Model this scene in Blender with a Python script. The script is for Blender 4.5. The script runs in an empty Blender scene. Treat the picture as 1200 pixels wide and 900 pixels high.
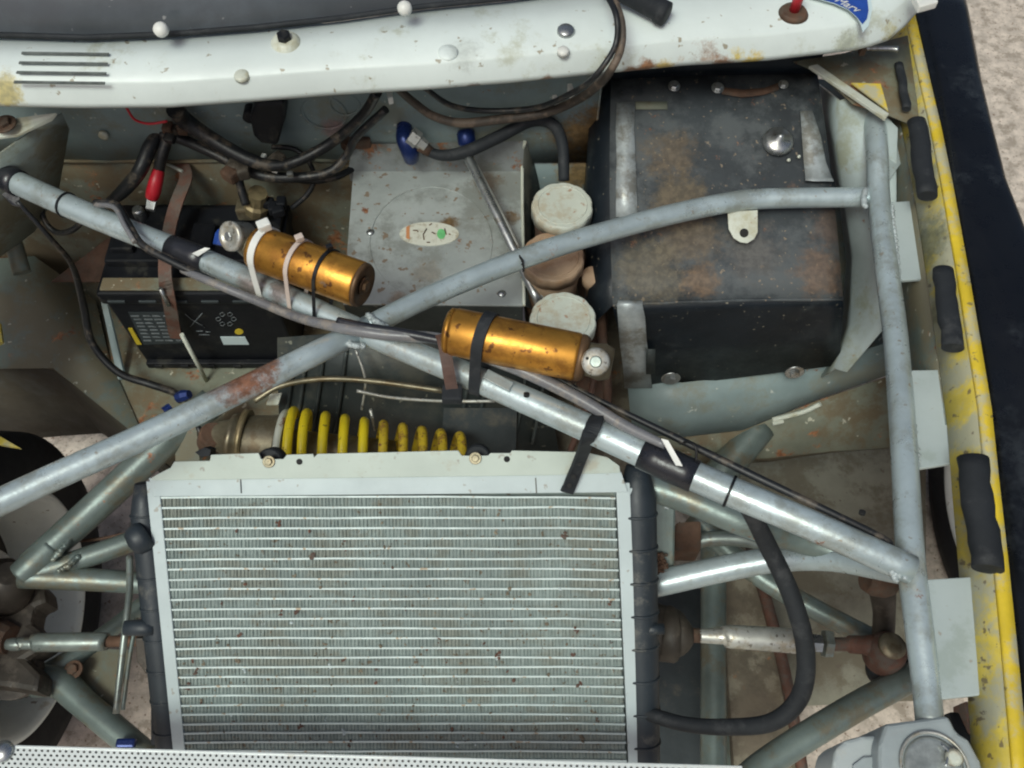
import bpy, bmesh, math, random
from mathutils import Vector as V, Matrix
random.seed(7)
S = bpy.context.scene
COL = S.collection

# ------------------------------------------------------------------ camera, sky, sun, exposure
CAM = V((0.0, -0.52, 1.62))
OFF = math.radians(30.0)                       # axis tilt away from straight down
AX = V((0, math.sin(OFF), -math.cos(OFF)))     # view axis
UP = V((0, math.cos(OFF), math.sin(OFF)))
RT = V((1, 0, 0))
FPX = 1039.0                                   # focal length in pixels of a 1200 x 900 frame
cd = bpy.data.cameras.new('camera'); cam = bpy.data.objects.new('camera', cd); COL.objects.link(cam)
cd.sensor_width = 36; cd.lens = 36 * FPX / 1200; cd.clip_start = 0.02; cd.clip_end = 200
cam.location = CAM; cam.rotation_euler = (OFF, 0, 0)
S.camera = cam
SUN_EL, SUN_AZ = math.radians(58), math.radians(-150)      # azimuth from +Y towards +X
w = bpy.data.worlds.new('World'); S.world = w; w.use_nodes = True
nt = w.node_tree; bg = nt.nodes['Background']
sky = nt.nodes.new('ShaderNodeTexSky'); sky.sky_type = 'NISHITA'; sky.sun_disc = False
sky.sun_elevation = SUN_EL; sky.sun_rotation = SUN_AZ; sky.air_density = 1.0; sky.dust_density = 7.0; sky.ozone_density = 0.6
nt.links.new(sky.outputs[0], bg.inputs[0]); bg.inputs[1].default_value = 0.072
sl = bpy.data.lights.new('sun', 'SUN'); sl.energy = 1.5; sl.angle = math.radians(20); sl.color = (.86, 1, .94)
sun = bpy.data.objects.new('sun', sl); COL.objects.link(sun); sun.location = (-1, 1, 4)
sd = V((math.sin(SUN_AZ) * math.cos(SUN_EL), math.cos(SUN_AZ) * math.cos(SUN_EL), math.sin(SUN_EL)))
sun.rotation_euler = sd.to_track_quat('Z', 'Y').to_euler()
S.view_settings.view_transform = 'Standard'; S.view_settings.look = 'None'
S.view_settings.gamma = 1; S.view_settings.use_curve_mapping = False
S.view_settings.exposure = 0.20
S.cycles.filter_width = 2.1                      # the photograph is a soft phone picture

# ------------------------------------------------------------------ survey: photo points to places in the world
def ray(px, py): return AX + RT * ((px - 600) / FPX) + UP * ((450 - py) / FPX)
def P(px, py, z):
    r = ray(px, py); return CAM + r * ((z - CAM.z) / r.z)
def D(px, py, d): return CAM + ray(px, py) * d
def PY(px, py, y):
    r = ray(px, py); return CAM + r * ((y - CAM.y) / r.y)
def dep(p): return (p - CAM).dot(AX)
def mpx(p): return dep(p) / FPX                # metres per photo pixel at p
def L(pts): return [P(*p) for p in pts]

# ------------------------------------------------------------------ materials
def mat(name, col, rough=.5, metal=0, var=.25, scale=9, grime=None, rust=None, speck=None, bump=.15, bscale=160,
        coat=0, stains=(), spec=.5):
    m = bpy.data.materials.new(name); m.use_nodes = True
    t = m.node_tree; n = t.nodes; lk = t.links.new
    b = n['Principled BSDF']
    b.inputs['Roughness'].default_value = rough; b.inputs['Metallic'].default_value = metal
    b.inputs['Coat Weight'].default_value = coat; b.inputs['Specular IOR Level'].default_value = spec
    pos = n.new('ShaderNodeNewGeometry').outputs['Position']
    def noise(sc, det=6, ro=.6, off=(0, 0, 0)):
        k = n.new('ShaderNodeTexNoise'); k.inputs['Scale'].default_value = sc; k.inputs['Detail'].default_value = det
        k.inputs['Roughness'].default_value = ro
        a = n.new('ShaderNodeVectorMath'); a.operation = 'ADD'; lk(pos, a.inputs[0]); a.inputs[1].default_value = off
        lk(a.outputs[0], k.inputs['Vector']); return k.outputs['Fac']
    def ramp(src, lo, hi):
        k = n.new('ShaderNodeMapRange'); k.interpolation_type = 'SMOOTHSTEP'; lk(src, k.inputs[0])
        k.inputs[1].default_value = lo; k.inputs[2].default_value = hi; return k.outputs[0]
    def mix(fac, a, c2):
        k = n.new('ShaderNodeMix'); k.data_type = 'RGBA'
        if isinstance(fac, float): k.inputs[0].default_value = fac
        else: lk(fac, k.inputs[0])
        if isinstance(a, tuple): k.inputs[6].default_value = (*a, 1)
        else: lk(a, k.inputs[6])
        if isinstance(c2, tuple): k.inputs[7].default_value = (*c2, 1)
        else: lk(c2, k.inputs[7])
        return k.outputs[2]
    def mul(a, s):
        k = n.new('ShaderNodeMath'); k.operation = 'MULTIPLY'; lk(a, k.inputs[0])
        if isinstance(s, (int, float)): k.inputs[1].default_value = s
        else: lk(s, k.inputs[1])
        return k.outputs[0]
    h = abs(hash(name)) % 97 / 7.0
    h = sum(ord(c) for c in name) % 97 / 7.0
    c = mix(ramp(noise(scale, 7, .65, (h, 0, 0)), .3, .7), tuple(x * (1 - var) for x in col), tuple(min(1, x * (1 + var * .35)) for x in col))
    rf = None
    if grime:
        g = mul(ramp(noise(grime[2] if len(grime) > 2 else 14, 9, .72, (0, h, 3)), .60 - .28 * grime[1], .72 - .24 * grime[1]), .85)
        c = mix(g, c, grime[0])
    if rust:
        r1 = ramp(noise(rust[1] if len(rust) > 1 else 30, 9, .75, (3, h, 0)), .64 - .3 * rust[0], .70 - .28 * rust[0])
        rc = mix(ramp(noise(90, 4), .35, .65), (.16, .055, .022), (.36, .16, .07))
        c = mix(r1, c, rc); rf = r1
    if speck:
        s1 = ramp(noise(speck[2] if len(speck) > 2 else 190, 3, .5, (h, 5, 0)), .69 - .2 * speck[1], .74 - .2 * speck[1])
        c = mix(mul(s1, .8), c, speck[0])
    for (sp, r, sc, st) in stains:
        d = n.new('ShaderNodeVectorMath'); d.operation = 'DISTANCE'; lk(pos, d.inputs[0]); d.inputs[1].default_value = sp
        k = n.new('ShaderNodeMath'); k.operation = 'MULTIPLY_ADD'; lk(noise(48, 10, .8, (h, h, 1)), k.inputs[0])
        k.inputs[1].default_value = -2.2 * r; lk(d.outputs['Value'], k.inputs[2])
        q = n.new('ShaderNodeMapRange'); q.interpolation_type = 'SMOOTHSTEP'; lk(k.outputs[0], q.inputs[0])
        q.inputs[1].default_value = -.2 * r; q.inputs[2].default_value = -.75 * r
        q.inputs[3].default_value = 0; q.inputs[4].default_value = st
        # from = near edge .. inner; MapRange handles the descending range
        c = mix(q.outputs[0], c, mix(ramp(noise(120, 4), .35, .65), tuple(x * .6 for x in sc), sc))
    lk(c, b.inputs['Base Color'])
    rr = n.new('ShaderNodeMapRange'); lk(noise(35, 6, .7, (1, h, 2)), rr.inputs[0])
    rr.inputs[1].default_value = .25; rr.inputs[2].default_value = .75
    rr.inputs[3].default_value = max(.03, rough - .12); rr.inputs[4].default_value = min(1, rough + .14)
    lk(rr.outputs[0], b.inputs['Roughness'])
    if rf is not None and metal > 0:
        mm = n.new('ShaderNodeMapRange'); lk(rf, mm.inputs[0]); mm.inputs[3].default_value = metal; mm.inputs[4].default_value = 0
        lk(mm.outputs[0], b.inputs['Metallic'])
    if bump:
        bm_ = n.new('ShaderNodeBump'); bm_.inputs['Strength'].default_value = bump; bm_.inputs['Distance'].default_value = .0015
        lk(noise(bscale, 5, .6), bm_.inputs['Height']); lk(bm_.outputs[0], b.inputs['Normal'])
    return m

RU = (.30, .13, .05); RD_ = (.14, .06, .03); DUST = (.30, .27, .20)
M = {}
M['floor'] = mat('concrete_floor', (.62, .53, .45), .9, var=.35, scale=25, grime=((.30, .25, .2), .45, 30), speck=((.16, .09, .06), .32, 130), bump=.6, bscale=90)
M['white'] = mat('white_paint', (.66, .72, .70), .38, var=.10, scale=6, grime=((.45, .47, .38), .22, 9), speck=((.25, .2, .12), .08, 75), bump=.08, bscale=60,
                 stains=[(P(806, 77, .9), .03, (.45, .25, .10), .9), (P(690, 88, .9), .02, RU, .95), (P(868, 66, .9), .022, (.75, .55, .05), 1.0),
                         (P(5, 105, .9), .03, (.5, .4, .1), .8), (P(1060, 35, .9), .03, (.5, .42, .08), .8), (P(830, 70, .9), .03, RU, .8),
                         (P(230, 115, .9), .012, RD_, .9), (P(1000, 50, .9), .03, (.35, .36, .24), .7), (P(755, 81, .88), .02, RU, .95), (P(778, 79, .88), .016, (.6, .42, .1), .9), (P(740, 84, .88), .014, RU, .9), (P(846, 73, .88), .018, RU, .9), (P(880, 70, .88), .02, (.7, .5, .06), .95), (P(640, 92, .88), .014, RU, .8), (P(555, 99, .88), .012, RD_, .8), (P(545, 62, .91), .03, (.5, .54, .5), .5)])
M['oldwhite'] = mat('aged_white_paint', (.56, .58, .50), .45, var=.15, grime=((.4, .38, .26), .4, 20), rust=(.10, 25))
M['grey'] = mat('blue_grey_paint', (.22, .285, .29), .5, var=.2, scale=7, grime=((.20, .21, .17), .45, 10), speck=((.5, .52, .48), .08, 90), rust=(.03, 20), bump=.1,
                stains=[(PY(693, 160, .42), .08, (.28, .17, .07), .95), (PY(688, 200, .42), .065, (.30, .20, .08), .9), (PY(395, 150, .42), .03, (.36, .16, .15), .5),
                        (P(860, 490, .44), .03, (.3, .3, .22), .6)])
M['beige'] = mat('dusty_beige_paint', (.19, .20, .15), .75, var=.3, scale=10, grime=((.15, .11, .06), .62, 12), rust=(.24, 16), speck=((.5, .48, .38), .08, 70), bump=.25)
M['green'] = mat('grey_green_paint', (.135, .17, .15), .6, var=.25, scale=9, grime=((.15, .13, .08), .62, 11), speck=((.45, .46, .4), .08, 80), rust=(.13, 18), bump=.2)
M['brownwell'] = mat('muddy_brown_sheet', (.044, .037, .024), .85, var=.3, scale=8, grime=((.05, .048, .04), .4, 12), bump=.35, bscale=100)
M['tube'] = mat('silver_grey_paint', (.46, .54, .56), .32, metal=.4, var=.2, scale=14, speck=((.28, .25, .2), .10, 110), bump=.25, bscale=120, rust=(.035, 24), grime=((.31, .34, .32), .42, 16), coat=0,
                stains=[(P(290, 449, .79), .035, (.32, .15, .09), 1.0), (P(262, 465, .79), .022, (.30, .2, .16), .9), (P(315, 432, .79), .022, (.30, .14, .08), .9),
                        (P(300, 335, .77), .03, (.30, .25, .23), .9), (P(335, 345, .77), .03, (.28, .23, .21), .9),
                        (P(480, 410, .77), .035, (.38, .34, .28), .8), (P(585, 450, .78), .03, (.42, .36, .3), .6), (P(1060, 665, .78), .03, (.5, .5, .42), .7)])
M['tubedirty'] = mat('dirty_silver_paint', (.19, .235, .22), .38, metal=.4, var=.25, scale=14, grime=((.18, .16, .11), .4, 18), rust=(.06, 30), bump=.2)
M['gusset'] = mat('pale_grey_paint', (.38, .435, .435), .4, var=.08, scale=10, speck=((.3, .28, .24), .05, 90), grime=((.30, .35, .33), .3, 14), bump=.08)
M['panelwhite'] = mat('whitish_inner_panel_paint', (.44, .51, .51), .45, var=.14, grime=((.32, .34, .25), .3, 9), rust=(.03, 30), speck=((.35, .3, .2), .15, 80),
                      stains=[(P(985, 425, .6), .025, (.5, .46, .36), .8)])
M['black'] = mat('satin_black_paint', (.004, .005, .007), .3, var=.3, grime=((.03, .035, .04), .3, 6), bump=.05, coat=.2, spec=.4)
M['rubber'] = mat('black_rubber', (.019, .022, .026), .7, var=.3, grime=((.04, .042, .045), .3, 30), bump=.2, spec=.35)
M['tyre'] = mat('tyre_rubber', (.012, .012, .013), .8, var=.2, bump=.2)
M['tape'] = mat('black_vinyl_tape', (.020, .021, .027), .3, var=.3, bump=.35, bscale=90)
M['plastic'] = mat('black_plastic', (.008, .009, .012), .45, var=.3, grime=((.035, .034, .03), .25, 25), bump=.1, spec=.3)
M['tank'] = mat('radiator_tank_plastic', (.020, .028, .036), .5, var=.25, grime=((.1, .1, .09), .25, 25), bump=.12)
M['cable'] = mat('black_cable', (.009, .010, .012), .45, var=.3, grime=((.10, .08, .06), .35, 40), bump=.15)
M['cablebrown'] = mat('dirty_brown_cable', (.06, .045, .035), .6, var=.4, grime=((.15, .11, .08), .4, 40), bump=.2)
M['conduit'] = mat('grey_conduit', (.16, .16, .17), .3, var=.3, grime=((.25, .22, .19), .4, 40), bump=.1)
M['red'] = mat('red_rubber', (.55, .015, .03), .4, var=.25)
M['boxblack'] = mat('worn_black_sheet', (.034, .041, .047), .58, metal=0, var=.45, scale=9, grime=((.085, .095, .10), .55, 9), speck=((.26, .20, .14), .18, 140), bump=.2,
                    rust=(.06, 26),
                    stains=[(P(785, 190, .72), .06, (.15, .11, .07), .72), (P(795, 240, .71), .06, (.16, .12, .07), .72), (P(800, 280, .69), .07, (.16, .12, .08), .72), (P(760, 320, .68), .07, (.15, .125, .085), .72),
                            (P(820, 330, .68), .035, (.19, .12, .07), .72), (P(960, 320, .68), .05, (.17, .11, .075), .72), (P(975, 270, .69), .05, (.13, .09, .07), .7), (P(925, 230, .7), .03, (.22, .13, .09), .75),
                            (P(880, 300, .68), .06, (.13, .12, .11), .7)])
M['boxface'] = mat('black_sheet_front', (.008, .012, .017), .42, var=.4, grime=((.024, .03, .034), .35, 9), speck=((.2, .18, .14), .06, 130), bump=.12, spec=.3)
M['foil'] = mat('aluminium_tape', (.46, .50, .51), .40, metal=.4, var=.3, scale=30, grime=((.22, .21, .18), .5, 24), bump=.9, bscale=55)
M['alu'] = mat('weathered_aluminium_sheet', (.40, .43, .42), .42, metal=.2, var=.2, scale=10, grime=((.24, .25, .23), .52, 9), rust=(.075, 22), speck=((.22, .14, .08), .30, 90), bump=.12,
               stains=[(P(527, 262, .64), .02, (.2, .12, .05), .95), (P(570, 215, .64), .035, (.2, .12, .06), .6), (P(500, 320, .64), .03, (.28, .22, .15), .5), (P(600, 255, .64), .02, (.22, .14, .07), .8), (P(465, 352, .64), .02, (.3, .2, .12), .6)])
M['alurust'] = mat('rust_stained_aluminium', (.27, .29, .29), .5, metal=.15, var=.3, scale=12, grime=((.15, .15, .13), .4, 12), rust=(.34, 14), speck=((.3, .16, .08), .35, 70), bump=.2)
M['gold'] = mat('gold_anodised_aluminium', (.60, .29, .05), .36, metal=.8, var=.35, scale=18, grime=((.34, .15, .03), .5, 26), speck=((.10, .04, .02), .34, 90), bump=.12, bscale=60,
                stains=[(P(375, 335, .83), .008, (.35, .36, .34), .9)])
M['golddark'] = mat('brown_canister_end', (.14, .08, .04), .5, metal=.5, var=.4, scale=30, rust=(.2, 40))
M['steel'] = mat('zinc_steel', (.50, .52, .52), .3, metal=.9, var=.25, scale=40, grime=((.28, .25, .2), .3, 40), bump=.1)
M['sleeve'] = mat('scuffed_white_steel', (.52, .52, .48), .35, metal=.5, var=.25, scale=20, grime=((.35, .3, .22), .35, 40), speck=((.12, .1, .08), .35, 160), rust=(.05, 40))
M['greysleeve'] = mat('greasy_grey_steel', (.26, .30, .28), .35, metal=.5, var=.3, scale=20, grime=((.2, .18, .14), .4, 40))
M['rust'] = mat('rusty_steel', (.12, .065, .04), .75, metal=.1, var=.45, scale=25, grime=((.10, .075, .055), .45, 30), bump=.4)
M['rustred'] = mat('red_brown_rust', (.13, .06, .04), .7, var=.4, scale=25, grime=((.10, .085, .07), .5, 35), bump=.35)
M['greasy'] = mat('greasy_brown_casting', (.055, .045, .035), .55, metal=.1, var=.4, scale=20, grime=((.12, .10, .08), .35, 25), bump=.5, bscale=70)
M['dirtbrown'] = mat('dirt_caked_steel', (.17, .14, .10), .8, var=.35, scale=18, grime=((.26, .23, .17), .45, 20), rust=(.14, 25), bump=.35)
M['slotgrey'] = mat('grimy_slot', (.13, .145, .135), .8, var=.4, scale=60)  # shade inside the cowl vent slots, put into their grey colour
M['innerwing'] = mat('dusty_grey_wing_paint', (.27, .31, .28), .6, var=.25, scale=9, grime=((.18, .165, .11), .55, 11), rust=(.10, 20), bump=.2)
M['cap'] = mat('yellowed_white_plastic', (.53, .56, .49), .5, var=.12, scale=15, grime=((.42, .37, .27), .48, 25), speck=((.35, .2, .12), .25, 70), bump=.12)
M['capbrown'] = mat('brown_stained_plastic', (.38, .26, .17), .6, var=.3, scale=20, grime=((.3, .18, .1), .45, 30), bump=.2)
M['yellow'] = mat('yellow_spring_paint', (.85, .66, .02), .4, var=.15, rust=(.10, 60), speck=((.15, .09, .03), .2, 120))
M['yellowrust'] = mat('rusting_yellow_spring_paint', (.70, .50, .03), .5, var=.3, rust=(.36, 70), grime=((.25, .12, .03), .4, 60))
M['yellowbody'] = mat('yellow_body_paint', (.72, .52, .03), .5, var=.2, scale=12, grime=((.42, .42, .33), .45, 16), speck=((.2, .15, .06), .2, 90), bump=.12)
M['yellowdirty'] = mat('dusty_yellow_body_paint', (.60, .47, .07), .5, var=.3, scale=12, grime=((.33, .34, .28), .62, 14), speck=((.12, .09, .06), .3, 90), bump=.2,
                       stains=[(P(1096, 285, .77), .05, (.20, .21, .14), .85), (P(1085, 215, .77), .04, (.24, .24, .14), .8), (P(1070, 110, .77), .05, (.30, .30, .18), .8), (P(1105, 370, .77), .03, (.25, .24, .14), .7)])
M['fin'] = mat('aluminium_fins', (.25, .30, .285), .6, metal=0, var=.22, scale=14, grime=((.21, .225, .195), .5, 16), speck=((.13, .09, .05), .2, 120), bump=.25, bscale=220)
M['fintube'] = mat('bright_radiator_tube', (.52, .60, .59), .5, metal=.1, var=.2, scale=14, speck=((.35, .25, .15), .25, 110), bump=.05)
M['radwhite'] = mat('dull_aluminium_plate', (.47, .54, .55), .5, metal=.1, var=.1, scale=8, speck=((.3, .28, .24), .14, 90), bump=.08)
M['radbeige'] = mat('cream_grey_flange_paint', (.46, .52, .47), .5, metal=0, var=.1, scale=8, grime=((.4, .38, .3), .25, 14), speck=((.3, .28, .24), .15, 90), bump=.08)
M['perf'] = mat('pale_perforated_sheet', (.68, .72, .71), .4, metal=.2, var=.08, grime=((.5, .45, .35), .15, 14), bump=.03)
M['glass'] = mat('dark_windscreen', (.095, .108, .122), .10, var=.4, scale=4, grime=((.07, .075, .085), .5, 5), speck=((.3, .3, .3), .08, 50), bump=.03)
M['whiteplastic'] = mat('white_plastic', (.72, .72, .68), .4, var=.12, bump=.05)
M['pinkplastic'] = mat('grubby_white_plastic', (.58, .48, .42), .45, var=.2, bump=.05)
M['blue'] = mat('blue_anodised', (.012, .030, .14), .3, metal=.4, var=.3)
M['bluestick'] = mat('blue_sticker_vinyl', (.02, .07, .34), .3, var=.25, scale=30, bump=.03)
M['paper'] = mat('pale_label_paper', (.55, .66, .68), .5, var=.08, bump=0)
M['labelgrey'] = mat('grey_label_print', (.035, .045, .05), .5, var=.3, bump=0)
M['textgrey'] = mat('pale_grey_print', (.17, .19, .20), .5, var=.4, scale=90, bump=0)
M['yellowprint'] = mat('yellow_print', (.60, .45, .03), .5, var=.2, bump=0)
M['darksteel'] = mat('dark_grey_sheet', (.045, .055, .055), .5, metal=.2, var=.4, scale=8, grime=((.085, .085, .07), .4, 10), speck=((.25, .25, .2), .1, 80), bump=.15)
M['under'] = mat('dark_undertray_sheet', (.05, .06, .065), .5, metal=.2, var=.35, scale=8, grime=((.12, .11, .09), .4, 9), bump=.2)
M['paleunder'] = mat('dusty_grey_undertray', (.25, .235, .18), .8, var=.3, scale=10, grime=((.15, .125, .085), .55, 12), speck=((.15, .12, .09), .2, 80), bump=.2)
M['rim'] = mat('white_rim_paint', (.82, .86, .82), .5, var=.1, scale=12, grime=((.55, .52, .43), .12, 25), speck=((.2, .15, .1), .08, 80))
M['lampgrey'] = mat('grey_lamp_housing', (.31, .35, .36), .5, var=.1, scale=18, grime=((.28, .29, .28), .3, 18), bump=.2, bscale=120)
M['lampwhite'] = mat('white_lamp_barrel', (.42, .46, .46), .45, var=.12, grime=((.42, .4, .34), .25, 18))
M['bulb'] = mat('bulb_socket_glass', (.42, .45, .43), .12, metal=.5, var=.35, scale=60, bump=.1)
M['leather'] = mat('brown_leather_strap', (.075, .035, .024), .6, var=.4, scale=30, bump=.3)
M['weld'] = mat('painted_weld', (.42, .47, .48), .45, metal=.2, var=.3, scale=80, rust=(.05, 60), bump=.7, bscale=260)
M['sticker'] = mat('worn_white_sticker', (.58, .58, .50), .5, var=.1, grime=((.34, .29, .2), .4, 60), bump=.1)
M['orange'] = mat('orange_print', (.60, .26, .11), .5, var=.2, bump=0)
M['greenp'] = mat('green_print', (.16, .52, .20), .5, var=.3, scale=60, bump=0)
M['hole'] = mat('dark_opening', (.010, .010, .010), .8, var=.2, bump=0)
M['brass'] = mat('dirty_brass', (.34, .27, .15), .4, metal=.6, var=.4, scale=60)
M['galv'] = mat('greasy_galvanised_steel', (.25, .22, .15), .4, metal=.6, var=.45, scale=22, grime=((.16, .12, .07), .45, 30), bump=.2)

# ------------------------------------------------------------------ mesh helpers
def cr(pts, n=6):
    """Catmull-Rom through the points."""
    if len(pts) < 3: return [p.copy() for p in pts]
    q = [pts[0] * 2 - pts[1]] + list(pts) + [pts[-1] * 2 - pts[-2]]
    o = []
    for i in range(1, len(q) - 2):
        a, b, c, d = q[i - 1], q[i], q[i + 1], q[i + 2]
        for k in range(n):
            t = k / n
            o.append(.5 * ((2 * b) + (c - a) * t + (2 * a - 5 * b + 4 * c - d) * t * t + (3 * b - a - 3 * c + d) * t ** 3))
    o.append(pts[-1].copy()); return o
def frames(pts):
    T = []
    for i in range(len(pts)):
        a = pts[max(0, i - 1)]; b = pts[min(len(pts) - 1, i + 1)]
        d = b - a; T.append(d.normalized() if d.length > 1e-9 else V((0, 0, 1)))
    n = T[0].orthogonal().normalized(); N = [n]
    for i in range(1, len(T)):
        n = (n - T[i] * n.dot(T[i]))
        n = n.normalized() if n.length > 1e-6 else T[i].orthogonal().normalized(); N.append(n)
    return T, N
def sweep(bm, pts, rad, seg=12, cap=True, jit=0):
    if isinstance(rad, (int, float)): rad = [rad] * len(pts)
    T, N = frames(pts); rings = []
    for p, t, n, r in zip(pts, T, N, rad):
        b = t.cross(n); rr = r * (1 + random.uniform(-jit, jit))
        rings.append([bm.verts.new(p + (n * math.cos(6.28319 * k / seg) + b * math.sin(6.28319 * k / seg)) * rr) for k in range(seg)])
    for a, b in zip(rings, rings[1:]):
        for k in range(seg):
            f = bm.faces.new((a[k], a[(k + 1) % seg], b[(k + 1) % seg], b[k])); f.smooth = True
    if cap: bm.faces.new(rings[0][::-1]); bm.faces.new(rings[-1])
    return bm
def B(): return bmesh.new()
def tube(pts, wpx, n=6, seg=14, cap=True, bm=None, jit=0):
    """pts: (px, py, z); wpx: width in photo pixels, one number or one per point."""
    bm = bm or B(); w3 = L(pts)
    ws = [wpx] * len(pts) if isinstance(wpx, (int, float)) else list(wpx)
    rs = [w_ * .5 * mpx(p) for w_, p in zip(ws, w3)]
    c = cr(w3, n)
    if len(c) == len(w3): r = rs
    else:
        r = []
        for i in range(len(c)):
            u = i / n; k = min(int(u), len(rs) - 2); f = u - k; r.append(rs[k] * (1 - f) + rs[k + 1] * f)
    return sweep(bm, c, r, seg, cap, jit)
def lathe(bm, a, b, prof, seg=24, smooth=True, cap=True):
    """prof: (t along a->b, radius in metres)."""
    ax = (b - a).normalized(); n = ax.orthogonal().normalized(); m_ = ax.cross(n); ln = (b - a).length; rings = []
    for t, r in prof:
        c = a + ax * (t * ln)
        if r <= 1e-6: rings.append([bm.verts.new(c)])
        else: rings.append([bm.verts.new(c + (n * math.cos(6.28319 * k / seg) + m_ * math.sin(6.28319 * k / seg)) * r) for k in range(seg)])
    for p, q in zip(rings, rings[1:]):
        if len(p) == 1 and len(q) == 1: continue
        for k in range(seg):
            k2 = (k + 1) % seg
            if len(p) == 1: f = bm.faces.new((p[0], q[k2], q[k]))
            elif len(q) == 1: f = bm.faces.new((p[k], p[k2], q[0]))
            else: f = bm.faces.new((p[k], p[k2], q[k2], q[k]))
            f.smooth = smooth
    if cap and len(rings[0]) > 1: bm.faces.new(rings[0][::-1])
    if cap and len(rings[-1]) > 1: bm.faces.new(rings[-1])
    return bm
def prism(poly, vec, bev=0, bm=None, seg=2):
    nb = B(); n = len(poly)
    a = [nb.verts.new(p) for p in poly]; b = [nb.verts.new(p + vec) for p in poly]
    nb.faces.new(a); nb.faces.new(b[::-1])
    for i in range(n): nb.faces.new((a[i], b[i], b[(i + 1) % n], a[(i + 1) % n]))
    bmesh.ops.recalc_face_normals(nb, faces=nb.faces)
    if bev: bmesh.ops.bevel(nb, geom=list(nb.edges), offset=bev, segments=seg, affect='EDGES', profile=.6, clamp_overlap=True)
    return join(bm, nb)
def join(bm, nb):
    if bm is None: return nb
    me = bpy.data.meshes.new('tmp'); nb.to_mesh(me); bm.from_mesh(me); bpy.data.meshes.remove(me); nb.free(); return bm
def box(c, sx, sy, sz, bev=0, rot=None, bm=None):
    R = rot or Matrix.Identity(3)
    q = [V((-sx / 2, -sy / 2, -sz / 2)), V((sx / 2, -sy / 2, -sz / 2)), V((sx / 2, sy / 2, -sz / 2)), V((-sx / 2, sy / 2, -sz / 2))]
    return prism([c + R @ v for v in q], R @ V((0, 0, sz)), bev, bm)
def hexa(v8, bev=0, bm=None):
    """v8: four top corners then four bottom corners in the same order."""
    nb = B(); v = [nb.verts.new(p) for p in v8]
    for f in ((0, 1, 2, 3), (7, 6, 5, 4), (0, 4, 5, 1), (1, 5, 6, 2), (2, 6, 7, 3), (3, 7, 4, 0)): nb.faces.new([v[i] for i in f])
    bmesh.ops.recalc_face_normals(nb, faces=nb.faces)
    if bev: bmesh.ops.bevel(nb, geom=list(nb.edges), offset=bev, segments=2, affect='EDGES', profile=.6)
    return join(bm, nb)
def sheet(rows, thick=.0015, smooth=True, sub=0, bm=None):
    nb = B(); g = [[nb.verts.new(p) for p in r] for r in rows]
    for a, b in zip(g, g[1:]):
        for i in range(len(a) - 1):
            f = nb.faces.new((a[i], a[i + 1], b[i + 1], b[i])); f.smooth = smooth
    bmesh.ops.recalc_face_normals(nb, faces=nb.faces)
    if thick: bmesh.ops.solidify(nb, geom=list(nb.faces), thickness=thick)
    for f in nb.faces: f.smooth = smooth
    return join(bm, nb)
def poly_sheet(pts, thick=.0015): # flat polygon in space with thickness
    n = (pts[1] - pts[0]).cross(pts[2] - pts[0]).normalized()
    return prism(pts, n * -thick if n.z > 0 else n * thick)
def interp(poly, x):
    for (x0, y0), (x1, y1) in zip(poly, poly[1:]):
        if x0 <= x <= x1: return y0 + (y1 - y0) * (x - x0) / (x1 - x0 + 1e-9)
    return poly[0][1] if x < poly[0][0] else poly[-1][1]
def ringpts(c, ax, rx, ry=None, n=24, u=None):
    u = u or ax.orthogonal().normalized(); u = (u - ax * u.dot(ax)).normalized(); v_ = ax.cross(u); ry = ry or rx
    return [c + u * math.cos(6.28319 * k / n) * rx + v_ * math.sin(6.28319 * k / n) * ry for k in range(n)]
def hull_path(circles, axis, n=40, pad=0):
    """closed outline round circles (centre, radius) in the plane normal to axis"""
    o = circles[0][0]; u = axis.orthogonal().normalized(); v_ = axis.cross(u); pts = []
    for c, r in circles:
        x, y = (c - o).dot(u), (c - o).dot(v_)
        pts += [(x + (r + pad) * math.cos(6.28319 * k / n), y + (r + pad) * math.sin(6.28319 * k / n)) for k in range(n)]
    pts = sorted(set(pts))
    def half(ps):
        h = []
        for p in ps:
            while len(h) > 1 and (h[-1][0] - h[-2][0]) * (p[1] - h[-2][1]) - (h[-1][1] - h[-2][1]) * (p[0] - h[-2][0]) <= 0: h.pop()
            h.append(p)
        return h
    a = half(pts); b = half(pts[::-1]); h = a[:-1] + b[:-1]
    return [o + u * x + v_ * y for x, y in h]
def band(loop, axis, wid, th, bm=None):
    """a flat strap round a closed loop"""
    bm = bm or B(); n = len(loop); c = sum(loop, V()) / n; rows = []
    for p in loop:
        o = (p - c); o = (o - axis * o.dot(axis)).normalized()
        rows.append([bm.verts.new(p + axis * (-wid / 2)), bm.verts.new(p + axis * (wid / 2)), bm.verts.new(p + o * th + axis * (wid / 2)), bm.verts.new(p + o * th - axis * (wid / 2))])
    for i in range(n):
        a, b = rows[i], rows[(i + 1) % n]
        for k in range(4): bm.faces.new((a[k], a[(k + 1) % 4], b[(k + 1) % 4], b[k]))
    bmesh.ops.recalc_face_normals(bm, faces=bm.faces); return bm
def ribbon(pts, wid, th, side, bm=None):
    """flat strip swept along pts; side: the width direction"""
    bm = bm or B(); T, _ = frames(pts); R = []
    for p, t in zip(pts, T):
        s = (side - t * side.dot(t)).normalized(); u = t.cross(s)
        R.append([bm.verts.new(p + s * a * wid / 2 + u * b * th / 2) for a, b in ((-1, -1), (1, -1), (1, 1), (-1, 1))])
    for a, b in zip(R, R[1:]):
        for k in range(4): bm.faces.new((a[k], a[(k + 1) % 4], b[(k + 1) % 4], b[k]))
    bm.faces.new(R[0][::-1]); bm.faces.new(R[-1]); bmesh.ops.recalc_face_normals(bm, faces=bm.faces); return bm
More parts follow.
